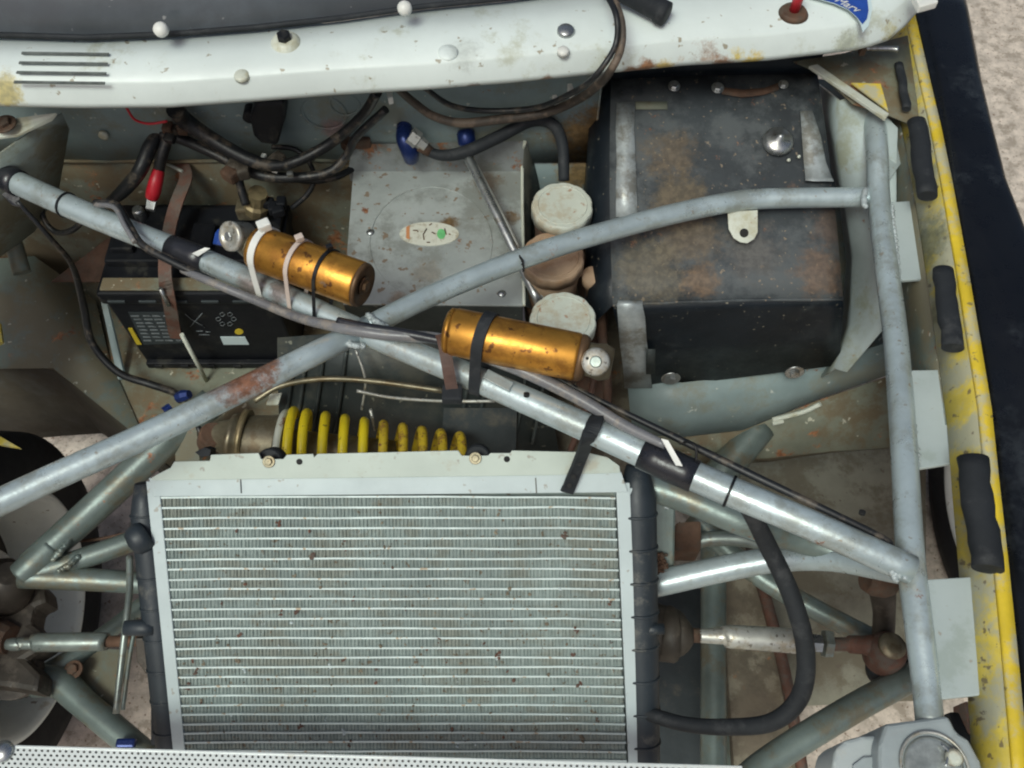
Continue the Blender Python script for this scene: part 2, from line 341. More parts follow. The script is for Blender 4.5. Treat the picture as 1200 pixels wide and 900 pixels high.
def bolt(c, ax, r, bm=None, washer=1.7, h=.6):
    bm = bm or B(); ax = ax.normalized()
    if washer: lathe(bm, c, c + ax * r * .22, [(0, r * washer), (.8, r * washer), (1, r * washer * .93)], 20)
    lathe(bm, c + ax * r * .2, c + ax * r * (h + .2), [(0, r), (.8, r), (1, r * .85), (1, r * .4), (.97, 0)], 6, False); return bm

# ------------------------------------------------------------------ objects
def link(name, bm, m, off=V()):
    me = bpy.data.meshes.new(name)
    if off.length: bmesh.ops.translate(bm, verts=bm.verts, vec=-off)
    bm.to_mesh(me); bm.free(); me.materials.append(M[m] if isinstance(m, str) else m)
    o = bpy.data.objects.new(name, me); COL.objects.link(o); return o
class Thing:
    def __init__(s, name, label, cat, loc, group=None):
        s.loc = V(loc); o = s.o = bpy.data.objects.new(name, None); COL.objects.link(o); o.location = s.loc; o.empty_display_size = .05
        o['label'] = label; o['category'] = cat
        if group: o['group'] = group
    def part(s, name, bm, m, parent=None, label=None, kind=None):
        o = link(name, bm, m, s.loc); o.parent = parent or s.o
        if label: o['label'] = label
        if kind: o['kind'] = kind
        return o
def single(name, bm, m, label, cat, loc=None, group=None):
    if loc is None:
        vs = [v.co for v in bm.verts]; loc = V((sum(v.x for v in vs), sum(v.y for v in vs), 0)) / len(vs); loc.z = min(v.z for v in vs)
    o = link(name, bm, m, V(loc)); o.location = loc; o['label'] = label; o['category'] = cat
    if group: o['group'] = group
    return o
def structure(name, bm, m):
    o = link(name, bm, m); o['kind'] = 'structure'; return o

# ================================================================== SETTING
structure('ground', sheet([[V((-12, -12, 0)), V((12, -12, 0))], [V((-12, 12, 0)), V((12, 12, 0))]], 0), 'floor')

# ================================================================== BODYSHELL
body = Thing('car_bodyshell', 'stripped white and grey racing car bodyshell with the long white cowl under a dark windscreen', 'car body', (0, .42, 0))
up_e = [(-120, 46), (0, 45), (100, 48), (200, 44), (300, 36), (400, 25), (490, 12), (600, 1), (700, -12), (900, -40), (1100, -75)]
lo_e = [(-120, 121), (0, 125), (100, 127), (200, 126), (300, 119), (400, 111), (500, 105), (600, 97), (700, 87), (800, 77), (900, 71), (960, 64), (1010, 58), (1045, 46), (1070, 22), (1092, -12)]
xs = [-120 + i * 20 for i in range(60)]; xs = [x for x in xs if x <= 1060] + [1075, 1092]
rows = [[], [], [], [], [], [], [], []]
for x in xs:
    a, b = interp(up_e, x), interp(lo_e, x)
    rows[0].append(P(x, a, .918)); rows[1].append(P(x, a * .5 + (b - 32) * .5, .915)); rows[2].append(P(x, b - 32, .911))
    rows[3].append(P(x, b - 28, .9075)); rows[4].append(P(x, b - 6, .890)); rows[5].append(P(x, b - 2, .885)); rows[6].append(P(x, b, .878)); rows[7].append(P(x, b, .878) + V((0, .012, -.006)))
cowl = body.part('cowl_panel', sheet(rows, .0015), 'white')
for i in range(4):
    y0 = 63 + i * 10.5
    a, b = P(26 - i * 3.5, y0, .9175), P(128 - i * 2, y0 + 1.5, .9175)
    zz = (.9185 - .0010 * i)
    a.z = b.z = zz
    body.part('vent_slot', ribbon([a, a.lerp(b, .5), b], .0036, .0014, V((0, 1, 0))), 'slotgrey', cowl)
# cowl furniture
def plug(px, py, z, r, m, name='plug', h=.5, seg=24):
    c = P(px, py, z); n = V((0, -.12, 1)).normalized()
    return body.part(name, lathe(B(), c - n * .004, c + n * r * h, [(0, r), (.7, r), (.93, r * .8), (1, 0)], seg), m, cowl)
plug(663, 37, .9145, .0105, 'steel'); plug(660, 60, .913, .007, 'whiteplastic'); plug(283, 88, .9105, .009, 'oldwhite', 'plug', .22)
plug(525, 62, .9125, .012, 'white', 'dimple_boss', .25)
c = P(336, 54, .91); n = V((0, -.1, 1)).normalized()
bs = lathe(B(), c - n * .004, c + n * .012, [(0, .021), (.5, .019), (.9, .014), (1, .010)], 28)
boss = body.part('spindle_boss', bs, 'oldwhite', cowl)
body.part('spindle_nut', bolt(c + n * .010, n, .0085, washer=0, h=.9), 'plastic', cowl)
c = P(930, 14, .915)
body.part('bonnet_pin', lathe(B(), c, c + V((0, -.004, .04)), [(0, .0062), (.92, .0062), (1, .003)], 16), 'red', cowl, 'red bonnet pin on a rusty base')
body.part('pin_base', lathe(B(), c - V((0, 0, .003)), c + V((0, 0, .0025)), [(0, .019), (1, .015)], 20), 'rust', cowl)
body.part('cowl_clip', prism(L([(1070, -8, .93), (1095, -14, .93), (1100, 2, .93), (1078, 8, .93)]), V((0, 0, -.01)), .002), 'whiteplastic', cowl)
# black drain pipe stub resting in the cowl
a, b = P(735, -6, .935), P(781, 17, .93)
body.part('wiper_stub', lathe(B(), a, b, [(-.6, .011), (.75, .0125), (.8, .0145), (1.0, .0145), (1.03, .011), (1.03, 0)], 24), 'rubber', cowl)
# blue sticker
stk = [(952, -14), (1012, -20), (1016, -4), (1018, 12), (1016, 22), (1011, 28), (1004, 19), (994, 10), (978, 3), (960, -2)]
zs = lambda x, y: .907 + .0005
st = body.part('sticker', prism([P(x, y, .9210) for x, y in stk], V((0, 0, -.0008))), 'bluestick', cowl)
edge = [P(x, y, .9200) for x, y in [(940, -6), (960, -1), (978, 4), (994, 11), (1004, 20), (1009, 29), (1011, 38), (1018, 30), (1022, 12), (1020, -10), (1012, -22)]]
body.part('sticker_border', prism(edge, V((0, 0, -.0008))), 'paper', cowl)
def text(s, origin, xdir, up, size, m, thing, parent=None, name='lettering', shear=0):
    cu = bpy.data.curves.new('t', 'FONT'); cu.body = s; cu.size = 1; cu.extrude = .02; cu.shear = shear
    o = bpy.data.objects.new('t', cu); COL.objects.link(o)
    me = bpy.data.meshes.new_from_object(o.evaluated_get(bpy.context.evaluated_depsgraph_get())); bpy.data.objects.remove(o)
    bm = B(); bm.from_mesh(me); bpy.data.meshes.remove(me)
    x = xdir.normalized(); z = x.cross(up).normalized(); y = z.cross(x)
    for v in bm.verts: v.co = origin + x * v.co.x * size + y * v.co.y * size + z * (v.co.z * size + .0004)
    return thing.part(name, bm, m, parent)
o_, e_ = P(977, 1, .9212), P(1006, 16, .9212)
text('Marv', o_, e_ - o_, V((0, 1, 0)), .0155, 'whiteplastic', body, st, shear=.3)

# windscreen with rubber edge and screws
r0 = []; r1 = []; r2 = []
for x in xs:
    a = interp(up_e, x); p = P(x, a, .925); r0.append(p + V((0, .004, .002))); r1.append(p + V((0, .10, .055))); r2.append(p + V((0, .75, .42)))
ws = body.part('windscreen', sheet([r0, r1, r2], .004), 'glass')
body.part('screen_seal', sweep(B(), [p + V((0, .001, -.001)) for p in r0], .0035, 8), 'rubber', ws)
for px, py in ((188, 34), (474, 9)):
    c = P(px, py, .947); n = V((0, -.45, .9)).normalized()
    body.part('screen_screw', lathe(B(), c - n * .004, c + n * .006, [(0, .0085), (.5, .0085), (.85, .006), (1, 0)], 20), 'whiteplastic', ws)

# bulkhead (upper painted part, lower dusty part) and floor tray
YB = .425
xl, xr = -.95, .44
def wall(y0, z0, y1, z1, xa, xb, n=24, wob=.0015):
    rows = []
    for j in range(5):
        f = j / 4
        rows.append([V((xa + (xb - xa) * i / n, y0 + (y1 - y0) * f + random.uniform(-wob, wob), z0 + (z1 - z0) * f)) for i in range(n + 1)])
    return sheet(rows, .002)
bulk = body.part('bulkhead', wall(YB, .645, YB - .012, .895, xl, .118), 'grey')
body.part('bulkhead_recess', wall(.545, .36, .535, .885, .118, xr), 'grey')
body.part('recess_side', sheet([[V((.118, YB - .012, .893)), V((.118, .535, .885))], [V((.118, YB, .36)), V((.118, .545, .36))]], .002), 'grey')
body.part('lower_bulkhead', wall(YB + .004, .36, YB + .004, .655, xl, -.2), 'beige')
body.part('lower_bulkhead', wall(YB + .003, .36, YB + .003, .655, -.2, .118), 'grey')
body.part('bulkhead_seam', sweep(B(), [V((xl + i * .05, YB - .002, .648 + random.uniform(-.002, .002))) for i in range(16)], .003, 8), 'beige')
for px, py, r in ((122, 157, .007), (305, 100, .006)):
    c = PY(px, py, YB - .008); body.part('grommet', lathe(B(), c, c + V((0, -.006, 0)), [(0, r), (.8, r), (1, r * .5)], 16), 'oldwhite', bulk)
for px, py, r in ((380, 132, .030), (404, 122, .020)):    # pressed circles
    c = PY(px, py, YB - .008); cc = ringpts(c, V((0, 1, 0)), r, n=28); cc.append(cc[0])
    body.part('pressed_ring', sweep(B(), cc, .0022, 6, False), 'grey', bulk)
# floor tray under the battery
tray_px = [(-90, 425), (0, 424), (62, 433), (140, 490), (178, 528), (215, 560), (420, 565), (420, 400)]
ty = [P(x, y, .365) for x, y in tray_px]
ty = ty + [V((ty[-1].x, YB, .365)), V((ty[0].x, YB, .365))]
tray = body.part('floor_tray', prism(ty, V((0, 0, -.003))), 'beige')
# tray front wall dropping into the wheel well
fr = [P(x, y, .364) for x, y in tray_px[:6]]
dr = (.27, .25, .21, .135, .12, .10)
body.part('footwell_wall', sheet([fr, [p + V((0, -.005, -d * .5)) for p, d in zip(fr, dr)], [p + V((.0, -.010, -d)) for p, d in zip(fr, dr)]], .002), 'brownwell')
# greenish sloping patch panels on the tray
body.part('tray_patch', sheet([L([(-40, 305, .43), (40, 300, .425), (112, 352, .385)]), L([(-40, 372, .40), (50, 362, .39), (128, 420, .369)]), L([(-40, 432, .37), (62, 431, .369), (172, 520, .3685)])], .002), 'green')
body.part('battery_side_guide', prism(L([(118, 352, .44), (124, 350, .44), (146, 442, .372), (138, 444, .372)]), V((.002, 0, -.004))), 'grey')
body.part('seam_rib', tube([(60, 222, .50), (108, 206, .52), (118, 240, .48)], 4), 'green')
body.part('tray_stain_plate', prism(L([(60, 330, .4385), (140, 268, .47), (190, 262, .47), (150, 330, .43)]), V((0, 0, -.002))), 'rust')
# left inner wing and its turned white bracket
body.part('inner_wing', sheet([L([(-60, 190, .80), (0, 178, .80), (40, 150, .80), (72, 132, .82)]), L([(-60, 230, .72), (0, 220, .72), (45, 200, .72), (80, 150, .76)]),
                               L([(-60, 330, .60), (0, 300, .58), (40, 270, .58), (68, 220, .62)])], .002), 'innerwing')
body.part('wing_bracket', prism(L([(-60, 148, .825), (66, 132, .825), (60, 139, .82), (20, 158, .815), (-60, 168, .815)]), V((0, 0, -.004)), .001), 'oldwhite')
c = P(5, 146, .826); body.part('bracket_bolt', bolt(c, V((0, 0, 1)), .009), 'rust')
body.part('drain_channel', tube([(-6, 245, .6), (12, 275, .58), (26, 320, .55)], 20), 'green')
# left inner wing outer wall (shades the bay, goes on out of frame)

# right-hand inner wing panels
body.part('inner_wing', sheet([L([(958, 98, .70), (984, 118, .78), (1010, 108, .785), (1052, 150, .775)]), L([(968, 170, .66), (982, 170, .73), (1008, 170, .745), (1050, 200, .745)]),
                               L([(984, 240, .60), (990, 235, .68), (1015, 240, .70), (1050, 250, .72)]), L([(992, 305, .55), (1000, 300, .62), (1024, 310, .65), (1052, 320, .68)]),
                               L([(984, 385, .50), (998, 380, .57), (1020, 380, .59), (1046, 372, .63)]), L([(962, 442, .47), (978, 432, .535), (992, 436, .54), (1005, 420, .56)])], .002), 'panelwhite')
body.part('wing_backing', prism(L([(930, 90, .52), (1046, 100, .52), (1052, 425, .44), (950, 445, .42)]), V((0, 0, -.004))), 'green')
body.part('wing_shelf', sheet([L([(930, 72, .80), (990, 62, .80), (1068, 40, .80)]), L([(960, 85, .795), (1005, 92, .795), (1072, 90, .795)]), L([(1000, 122, .79), (1030, 130, .79), (1078, 150, .79)])], .002), 'beige')
body.part('shelf_flange', prism(L([(948, 77, .805), (958, 75, .805), (1042, 133, .80), (1038, 139, .80)]), V((0, 0, -.005)), .001), 'oldwhite')
body.part('painted_corner', prism(L([(998, 97, .802), (1032, 98, .802), (1041, 130, .80), (1034, 124, .80)]), V((0, 0, -.002))), 'yellowbody')
# pan below the black cover and the strips under it
body.part('lower_pan', sheet([L([(735, 445, .47), (800, 448, .475), (900, 436, .48), (985, 420, .50), (1062, 392, .55)]),
                              L([(738, 480, .43), (800, 486, .43), (900, 470, .44), (985, 440, .46), (1065, 410, .52)]),
                              L([(742, 508, .385), (800, 511, .385), (870, 503, .385), (950, 470, .42), (1066, 430, .49)])], .002), 'grey')
body.part('lower_pan_lip', sheet([L([(740, 508, .384), (800, 512, .384), (870, 504, .384), (955, 470, .419), (1066, 432, .488)]), L([(740, 525, .33), (820, 533, .33), (900, 535, .33), (975, 527, .34), (1066, 520, .36)]),
                                  L([(740, 535, .27), (820, 545, .27), (900, 540, .27), (975, 529, .28), (1066, 522, .30)])], .002), 'beige')
body.part('pan_weld', tube([(905, 492, .40), (940, 483, .41), (962, 473, .42)], 6), 'oldwhite')
body.part('pan_tab', prism(L([(905, 493, .40), (918, 489, .40), (919, 495, .40), (906, 498, .40)]), V((0, 0, -.004)), .001), 'oldwhite')
# tunnel panels behind the radiator
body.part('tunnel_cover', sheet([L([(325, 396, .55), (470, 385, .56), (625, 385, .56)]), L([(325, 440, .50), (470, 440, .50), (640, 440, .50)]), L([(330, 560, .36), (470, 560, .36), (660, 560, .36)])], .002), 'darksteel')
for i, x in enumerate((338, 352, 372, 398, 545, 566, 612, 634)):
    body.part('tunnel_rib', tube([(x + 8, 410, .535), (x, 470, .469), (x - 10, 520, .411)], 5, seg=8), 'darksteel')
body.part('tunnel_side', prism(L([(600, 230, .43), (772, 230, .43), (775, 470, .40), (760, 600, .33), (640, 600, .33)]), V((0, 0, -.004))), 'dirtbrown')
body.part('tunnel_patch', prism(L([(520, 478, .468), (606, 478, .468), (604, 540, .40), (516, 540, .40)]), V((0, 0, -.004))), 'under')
body.part('white_tab', prism(L([(316, 462, .50), (330, 460, .50), (326, 474, .49), (312, 474, .49)]), V((0, 0, -.003))), 'oldwhite')
body.part('shock_tower_plate', prism(L([(205, 505, .47), (230, 500, .47), (236, 560, .42), (206, 560, .42)]), V((0, 0, -.004))), 'green')

# under trays seen between the suspension tubes
body.part('undertray', prism(L([(700, 700, .09), (770, 690, .09), (838, 690, .09), (845, 960, .09), (690, 960, .09)]), V((0, 0, -.004))), 'under')
body.part('undertray', prism(L([(848, 520, .075), (1085, 515, .075), (1085, 820, .075), (880, 830, .075)]), V((0, 0, -.004))), 'paleunder')
body.part('rusty_rail', prism(L([(845, 660, .16), (885, 655, .16), (905, 740, .16), (945, 930, .16), (862, 930, .16)]), V((0, 0, -.03)), .002), 'dirtbrown')
body.part('rusty_rail', tube([(880, 640, .17), (905, 730, .17), (922, 800, .17), (945, 930, .17)], 14), 'rustred')
body.part('grey_skirt', prism(L([(838, 700, .14), (856, 690, .14), (880, 930, .14), (840, 930, .14)]), V((0, 0, -.01))), 'green')

# ================================================================== RIGHT WING
inner = [(1058, -30), (1066, 10), (1084, 90), (1098, 150), (1112, 220), (1128, 310), (1143, 400), (1156, 480), (1164, 560), (1175, 660), (1185, 760), (1196, 880), (1203, 960)]
ridge = [(1128, -30), (1137, 10), (1152, 90), (1164, 140), (1182, 210), (1222, 310), (1320, 400), (1440, 480), (1560, 560), (1620, 660), (1640, 760), (1640, 880), (1640, 960)]
wing = Thing('front_wing', 'glossy black front wing with a yellow inner flange along the right edge of the bay', 'car wing', P(1180, 400, 0))
a = [P(x, y, .80) for x, y in inner]; r = [P(x, y, .80) for x, y in ridge]
rows = [a, [p.lerp(q, .35) + V((0, 0, .006)) for p, q in zip(a, r)], [p.lerp(q, .75) + V((0, 0, .006)) for p, q in zip(a, r)],
        [p.lerp(q, .86) + V((0, 0, .0055)) for p, q in zip(a, r)], [p.lerp(q, .93) + V((0, 0, .003)) for p, q in zip(a, r)], [p.lerp(q, .98) + V((0, 0, -.002)) for p, q in zip(a, r)], [q + V((.003, 0, -.009)) for q in r], [q + V((.008, 0, -.02)) for q in r], [q + V((.014, 0, -.05)) for q in r], [q + V((.02, 0, -.2)) for q in r], [q + V((.022, 0, -.235)) for q in r]]
wing.part('wing_panel', sheet(rows, .002), 'black')
fl = [P(x, y, .80) for x, y in inner]
rows = [[p + V((.004, 0, .0035)) for p in fl], [p + V((-.008, 0, .0035)) for p in fl], [p + V((-.010, 0, .0005)) for p in fl]]
wing.part('flange_lip', sheet(rows, .0015), 'yellowbody')
rows = [[p + V((-.009, 0, .0)) for p in fl], [p + V((-.014, 0, -.014)) for p in fl], [p + V((-.026, 0, -.034)) for p in fl]]
wing.part('inner_flange', sheet(rows, .0015), 'yellowdirty', label='yellow inner flange with worn dusty paint')
def pad(pts, w, th=.010):
    pp = L(pts); bm = B(); n = 9
    p3 = [pp[0].lerp(pp[-1], i / n) + V((random.uniform(-.0012, .0012), 0, 0)) for i in range(n + 1)]
    sweep(bm, p3, w * .5, 16, True, .06)
    for v in bm.verts:                                        # split foam tube, flattened where it sits on the flange
        c = pp[0].lerp(pp[-1], max(0, min(1, (v.co.y - pp[0].y) / (pp[-1].y - pp[0].y))))
        v.co.z = c.z + (v.co.z - c.z) * .75
    return bm
for pts, w in (([(1074, 142, .808), (1087, 230, .808)], .024), ([(1105, 316, .808), (1117, 408, .808)], .023), ([(1139, 537, .808), (1158, 667, .808)], .030)):
    wing.part('rubber_pad', pad(pts, w), 'rubber')
wing.part('inner_panel', sheet([[p + V((-.027, 0, -.034)) for p in fl[1:8]], [p + V((-.029, 0, -.07)) for p in fl[1:8]], [p + V((-.028, 0, -.14)) for p in fl[1:8]]], .0015), 'green')
wing.part('rubber_pad', pad([(1054, 75, .802), (1063, 128, .802)], .012, .006), 'rubber')

# ================================================================== SPACE FRAME
fr_ = Thing('tubular_frame', 'silver painted tube frame crossing in an X over the engine bay', 'tube frame', (0, 0, .5))
fr_.part('brace_tube', tube([(-90, 637, .80), (0, 588, .80), (215, 490, .79), (432, 383, .775)], [36, 33, 31, 27], n=3, seg=20), 'tube')
fr_.part('brace_tube', tube([(424, 386, .775), (520, 340, .765), (640, 293, .757), (760, 258, .75), (840, 240, .745), (895, 233, .742), (1034, 231, .742)], [26, 25, 25, 24, 24, 24, 23], seg=20), 'tube')
fr_.part('brace_tube', tube([(-60, 176, .745), (0, 205, .75), (110, 254, .755), (270, 318, .765), (425, 389, .775), (600, 462, .785), (800, 552, .795), (950, 615, .80), (1068, 668, .79)], [28, 28, 28, 28, 28, 32, 36, 36, 35], seg=20), 'tube')
rail = [(1022, 108, .760), (1024, 130, .765), (1028, 180, .762), (1030, 232, .75), (1040, 320, .752), (1050, 400, .755), (1059, 520, .765), (1066, 640, .775), (1075, 720, .775), (1085, 800, .77), (1090, 850, .77)]
fr_.part('side_rail', tube(rail, [24, 24, 25, 25, 27, 28, 30, 32, 32, 32, 32], seg=20), 'tube')
def blob(px, py, z, rx, n=7, spread=10):
    bm = B()
    for i in range(n):
        c = P(px + random.uniform(-spread, spread), py + random.uniform(-spread, spread), z + random.uniform(-.002, .002)); r_ = rx * random.uniform(.6, 1.1)
        bmesh.ops.create_icosphere(bm, subdivisions=2, radius=r_, matrix=Matrix.Translation(c))
    for f in bm.faces: f.smooth = True
    return bm
def weldline(pts, w=6):
    bm = B()
    w3 = cr(L(pts), 18)
    for p in w3:
        bmesh.ops.create_icosphere(bm, subdivisions=1, radius=w * .5 * mpx(p) * random.uniform(.7, 1.15), matrix=Matrix.Translation(p + V((random.uniform(-.001, .001), random.uniform(-.001, .001), 0))))
    for f in bm.faces: f.smooth = True
    return bm
fr_.part('weld_bead', weldline([(432, 370, .787), (443, 378, .785), (452, 384, .78)], 9), 'weld')
fr_.part('weld_bead', weldline([(404, 394, .782), (412, 404, .782), (426, 405, .778)], 8), 'weld')
fr_.part('weld_bead', weldline([(1014, 222, .757), (1012, 232, .757), (1014, 242, .755)], 7), 'weld')
fr_.part('weld_bead', weldline([(1046, 650, .79), (1044, 664, .797), (1050, 680, .792)], 9), 'weld')
fr_.part('weld_bead', weldline([(606, 296, .77), (612, 306, .771), (614, 318, .762)], 3), 'hole', label='dark joint line round the tube')
for q, z in (([(1042, 237), (1084, 234), (1093, 326), (1050, 329)], .756), ([(1060, 434), (1112, 433), (1131, 541), (1074, 550)], .765), ([(1072, 680), (1154, 675), (1174, 812), (1090, 821)], .777)):
    fr_.part('gusset_plate', prism([P(x, y, z) for x, y in q], V((0, 0, -.005)), .0012), 'gusset')
    fr_.part('weld_bead', weldline([(q[0][0] + 3, q[0][1] + 4, z + .001), ((q[0][0] + q[3][0]) / 2 + 3, (q[0][1] + q[3][1]) / 2, z + .001), (q[3][0] + 3, q[3][1] - 4, z + .001)], 6), 'weld')
fr_.part('gusset_plate', prism(L([(1034, 140, .75), (1062, 142, .75), (1064, 180, .75), (1040, 214, .75)]), V((0, 0, -.003)), .0008), 'gusset')
for px, py, z in ((1040, 260, .7565),):
    c = P(px, py, z); fr_.part('plate_hole', lathe(B(), c - V((0, 0, .002)), c + V((0, 0, .0008)), [(0, .0035), (1, .0035)], 14), 'hole')
# hanging tab
tb = [(853, 248), (888, 246), (888, 272), (884, 280), (876, 285), (868, 284), (860, 279), (854, 268)]
pts = [D(x, y, dep(P(870, 248, .735))) for x, y in tb]
tab = fr_.part('bracket_tab', prism(pts, AX * .003, .0006), 'oldwhite')
c = D(872, 273, dep(P(870, 248, .735)) - .0005); fr_.part('tab_hole', lathe(B(), c + AX * .002, c - AX * .0005, [(0, .0058), (1, .0058)], 18), 'hole', tab)
# small studs and drilled holes along the tube
for px, py, z in ((617, 462, .801), (1010, 600, .8)):
    c = P(px, py, z); fr_.part('drilled_hole', lathe(B(), c - UP * .002, c + V((0, 0, .002)), [(0, .0032), (1, .0032)], 12), 'hole')
fr_.part('seam_strip', prism(L([(572, 432, .803), (602, 448, .803), (596, 458, .806), (566, 442, .806)]), V((0, 0, -.004)), .001), 'tube')
# square post, links and lower tubes behind the radiator's right end
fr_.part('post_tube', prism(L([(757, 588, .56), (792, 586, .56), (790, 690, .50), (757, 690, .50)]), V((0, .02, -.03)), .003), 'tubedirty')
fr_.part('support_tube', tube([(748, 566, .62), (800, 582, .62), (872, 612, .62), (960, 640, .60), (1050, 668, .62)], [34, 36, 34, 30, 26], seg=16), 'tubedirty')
fr_.part('support_tube', tube([(762, 686, .515), (850, 666, .54), (910, 656, .56), (975, 656, .60), (1056, 672, .66)], [31, 31, 30, 28, 26], seg=16), 'tube')
fr_.part('weld_bead', blob(788, 586, .60, .003, 80, 9), 'weld')
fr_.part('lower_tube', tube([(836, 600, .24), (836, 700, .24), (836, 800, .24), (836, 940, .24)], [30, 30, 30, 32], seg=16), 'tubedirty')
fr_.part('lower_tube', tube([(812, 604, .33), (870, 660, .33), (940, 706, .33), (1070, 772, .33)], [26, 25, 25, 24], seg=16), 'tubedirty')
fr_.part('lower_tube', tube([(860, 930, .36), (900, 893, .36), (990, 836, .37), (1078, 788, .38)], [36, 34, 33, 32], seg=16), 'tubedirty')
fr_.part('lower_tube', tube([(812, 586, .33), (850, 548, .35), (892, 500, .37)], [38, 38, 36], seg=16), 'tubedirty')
fr_.part('link_tube', tube([(806, 640, .36), (830, 632, .37), (870, 632, .38), (896, 640, .38)], [16, 18, 18, 14], seg=14), 'greysleeve')
fr_.part('gearbox_mount', prism(L([(792, 612, .40), (822, 610, .40), (822, 645, .38), (792, 645, .38)]), V((0, 0, -.05)), .004), 'rust')
fr_.part('weld_bead', blob(770, 662, .53, .0035, 90, 12), 'rust', label='rusty lump where the post meets the tube')
fr_.part('weld_bead', blob(1057, 668, .795, .0025, 60, 9), 'weld')

# ================================================================== RADIATOR
def RA(px, py, off=0): return D(px, py, 1.04 + .04 * (py - 565) / 320 - off)
RN = -AX
rad = Thing('radiator', 'aluminium radiator with black plastic end tanks lying at the front of the bay', 'radiator', RA(460, 915, -.05))
def lx(y): return 176 + (207 - 176) * (y - 575) / 305      # left edge of the core at a row
def rx(y): return 722 + (736 - 722) * (y - 565) / 325
core = prism([RA(lx(575), 575, -.012), RA(rx(575), 575, -.012), RA(rx(925), 925, -.012), RA(lx(925), 925, -.012)], AX * .03)
rad.part('core', core, 'fin')
yv = 583.0; ys = []
while yv < 925:
    ys.append(yv); yv += 12.2 - 1.7 * (yv - 580) / 320
for y in ys:
    wob = [random.uniform(-.5, .5) for _ in range(9)]
    xa, xb = lx(y) + 9, rx(y) - 2
    pts = [RA(xa + (xb - xa) * i / 8, y - 2.2 * math.sin(3.14 * i / 8) * 0 + wob[i] - (1.2 if 0 < i < 8 else 0), .0) for i in range(9)]
    rad.part('cooling_tube', ribbon(pts, .0022, .010, UP), 'fintube')
for y, y2 in zip(ys, ys[1:]):
    bm = B(); xa, xb = lx(y) + 9, rx(y) - 2; n = 250; prev = None
    for i in range(n + 1):
        x = xa + (xb - xa) * i / n; o = .0042 if i % 2 else .0022
        j = random.uniform(-.5, .5)
        cur = (bm.verts.new(RA(x + j, y + .5, o - .001)), bm.verts.new(RA(x + j, (y + y2) / 2, o + random.uniform(0, .001))), bm.verts.new(RA(x + j, y2 - .7, o - .001)))
        if prev:
            bm.faces.new((prev[0], cur[0], cur[1], prev[1])); bm.faces.new((prev[1], cur[1], cur[2], prev[2]))
        prev = cur
    rad.part('fin_row', bm, 'fin', kind='stuff')
# debris specks caught in the fins
for nm, mm, cnt, tall in (('debris', 'rustred', 90, 1.5), ('debris', 'dirtbrown', 90, 1.2), ('bent_fins', 'radwhite', 26, 1.0)):
    bm = B()
    for i in range(cnt):
        y = 590 + random.random() ** .6 * 290; x = random.uniform(lx(y) + 14, rx(y) - 8); q = random.choice((.0006, .0009, .0014, .0020))
        for k in range(random.choice((1, 1, 2, 4))):
            bmesh.ops.create_icosphere(bm, subdivisions=1, radius=q * random.uniform(.6, 1.1), matrix=Matrix.Translation(RA(x + random.uniform(-2, 2), y + random.uniform(-4, 4), .0048)) @ Matrix.Rotation(random.uniform(0, 3), 4, 'Z') @ Matrix.Diagonal((random.uniform(.6, 1.8), random.uniform(.6, 1.4) * tall, .4, 1)))
    rad.part(nm, bm, mm, kind='stuff')
# header plates
def strip(pl, off, th, m, name, bev=.0008, label=None, parent=None): return rad.part(name, prism([RA(x, y, off) for x, y in pl], AX * th, bev), m, parent, label)
strip([(171, 564), (186, 565), (221, 925), (207, 925)], .006, .03, 'radwhite', 'header_plate')
strip([(722, 566), (738, 566), (754, 925), (738, 925)], .006, .03, 'radwhite', 'header_plate')
top = strip([(174, 560), (728, 553), (736, 577), (180, 582)], .010, .022, 'radwhite', 'top_channel')
for x in (281, 627): strip([(x, 560), (x + 1.3, 560), (x + 2.3, 578), (x + 1, 578)], .0108, .002, 'under', 'channel_joint', 0, None, top)
fl_pts = [(176, 561), (184, 556), (200, 548), (204, 541), (246, 540), (247, 533), (303, 531), (306, 538), (332, 538), (336, 533), (367, 532), (368, 536), (372, 532),
          (537, 528), (541, 534), (572, 534), (575, 531), (598, 531), (600, 528), (686, 530), (712, 536), (726, 546), (727, 554), (640, 557), (180, 563)]
flange = strip(fl_pts, .016, .004, 'radbeige', 'top_flange', .0006)
for x, y in ((351, 541), (594, 538)):
    c = RA(x, y, .0155); rad.part('flange_hole', lathe(B(), c, c - AX * .001, [(0, .0036), (1, .0036)], 16), 'hole', flange)
for x, y in ((315, 541), (557, 537)):
    c = RA(x, y, .0165); rad.part('mount_bolt', bolt(c, -AX, .0045, washer=1.6), 'galv', flange)
    c = RA(x + 3, y - 1, -.004); rad.part('mount_grommet', lathe(B(), c + AX * .02, c - AX * .008, [(0, .013), (.2, .0155), (.9, .0155), (1, .013)], 24), 'rubber', flange)
strip([(236, 536), (246, 534), (247, 527), (240, 524), (228, 530)], .012, .02, 'rubber', 'corner_rubber')
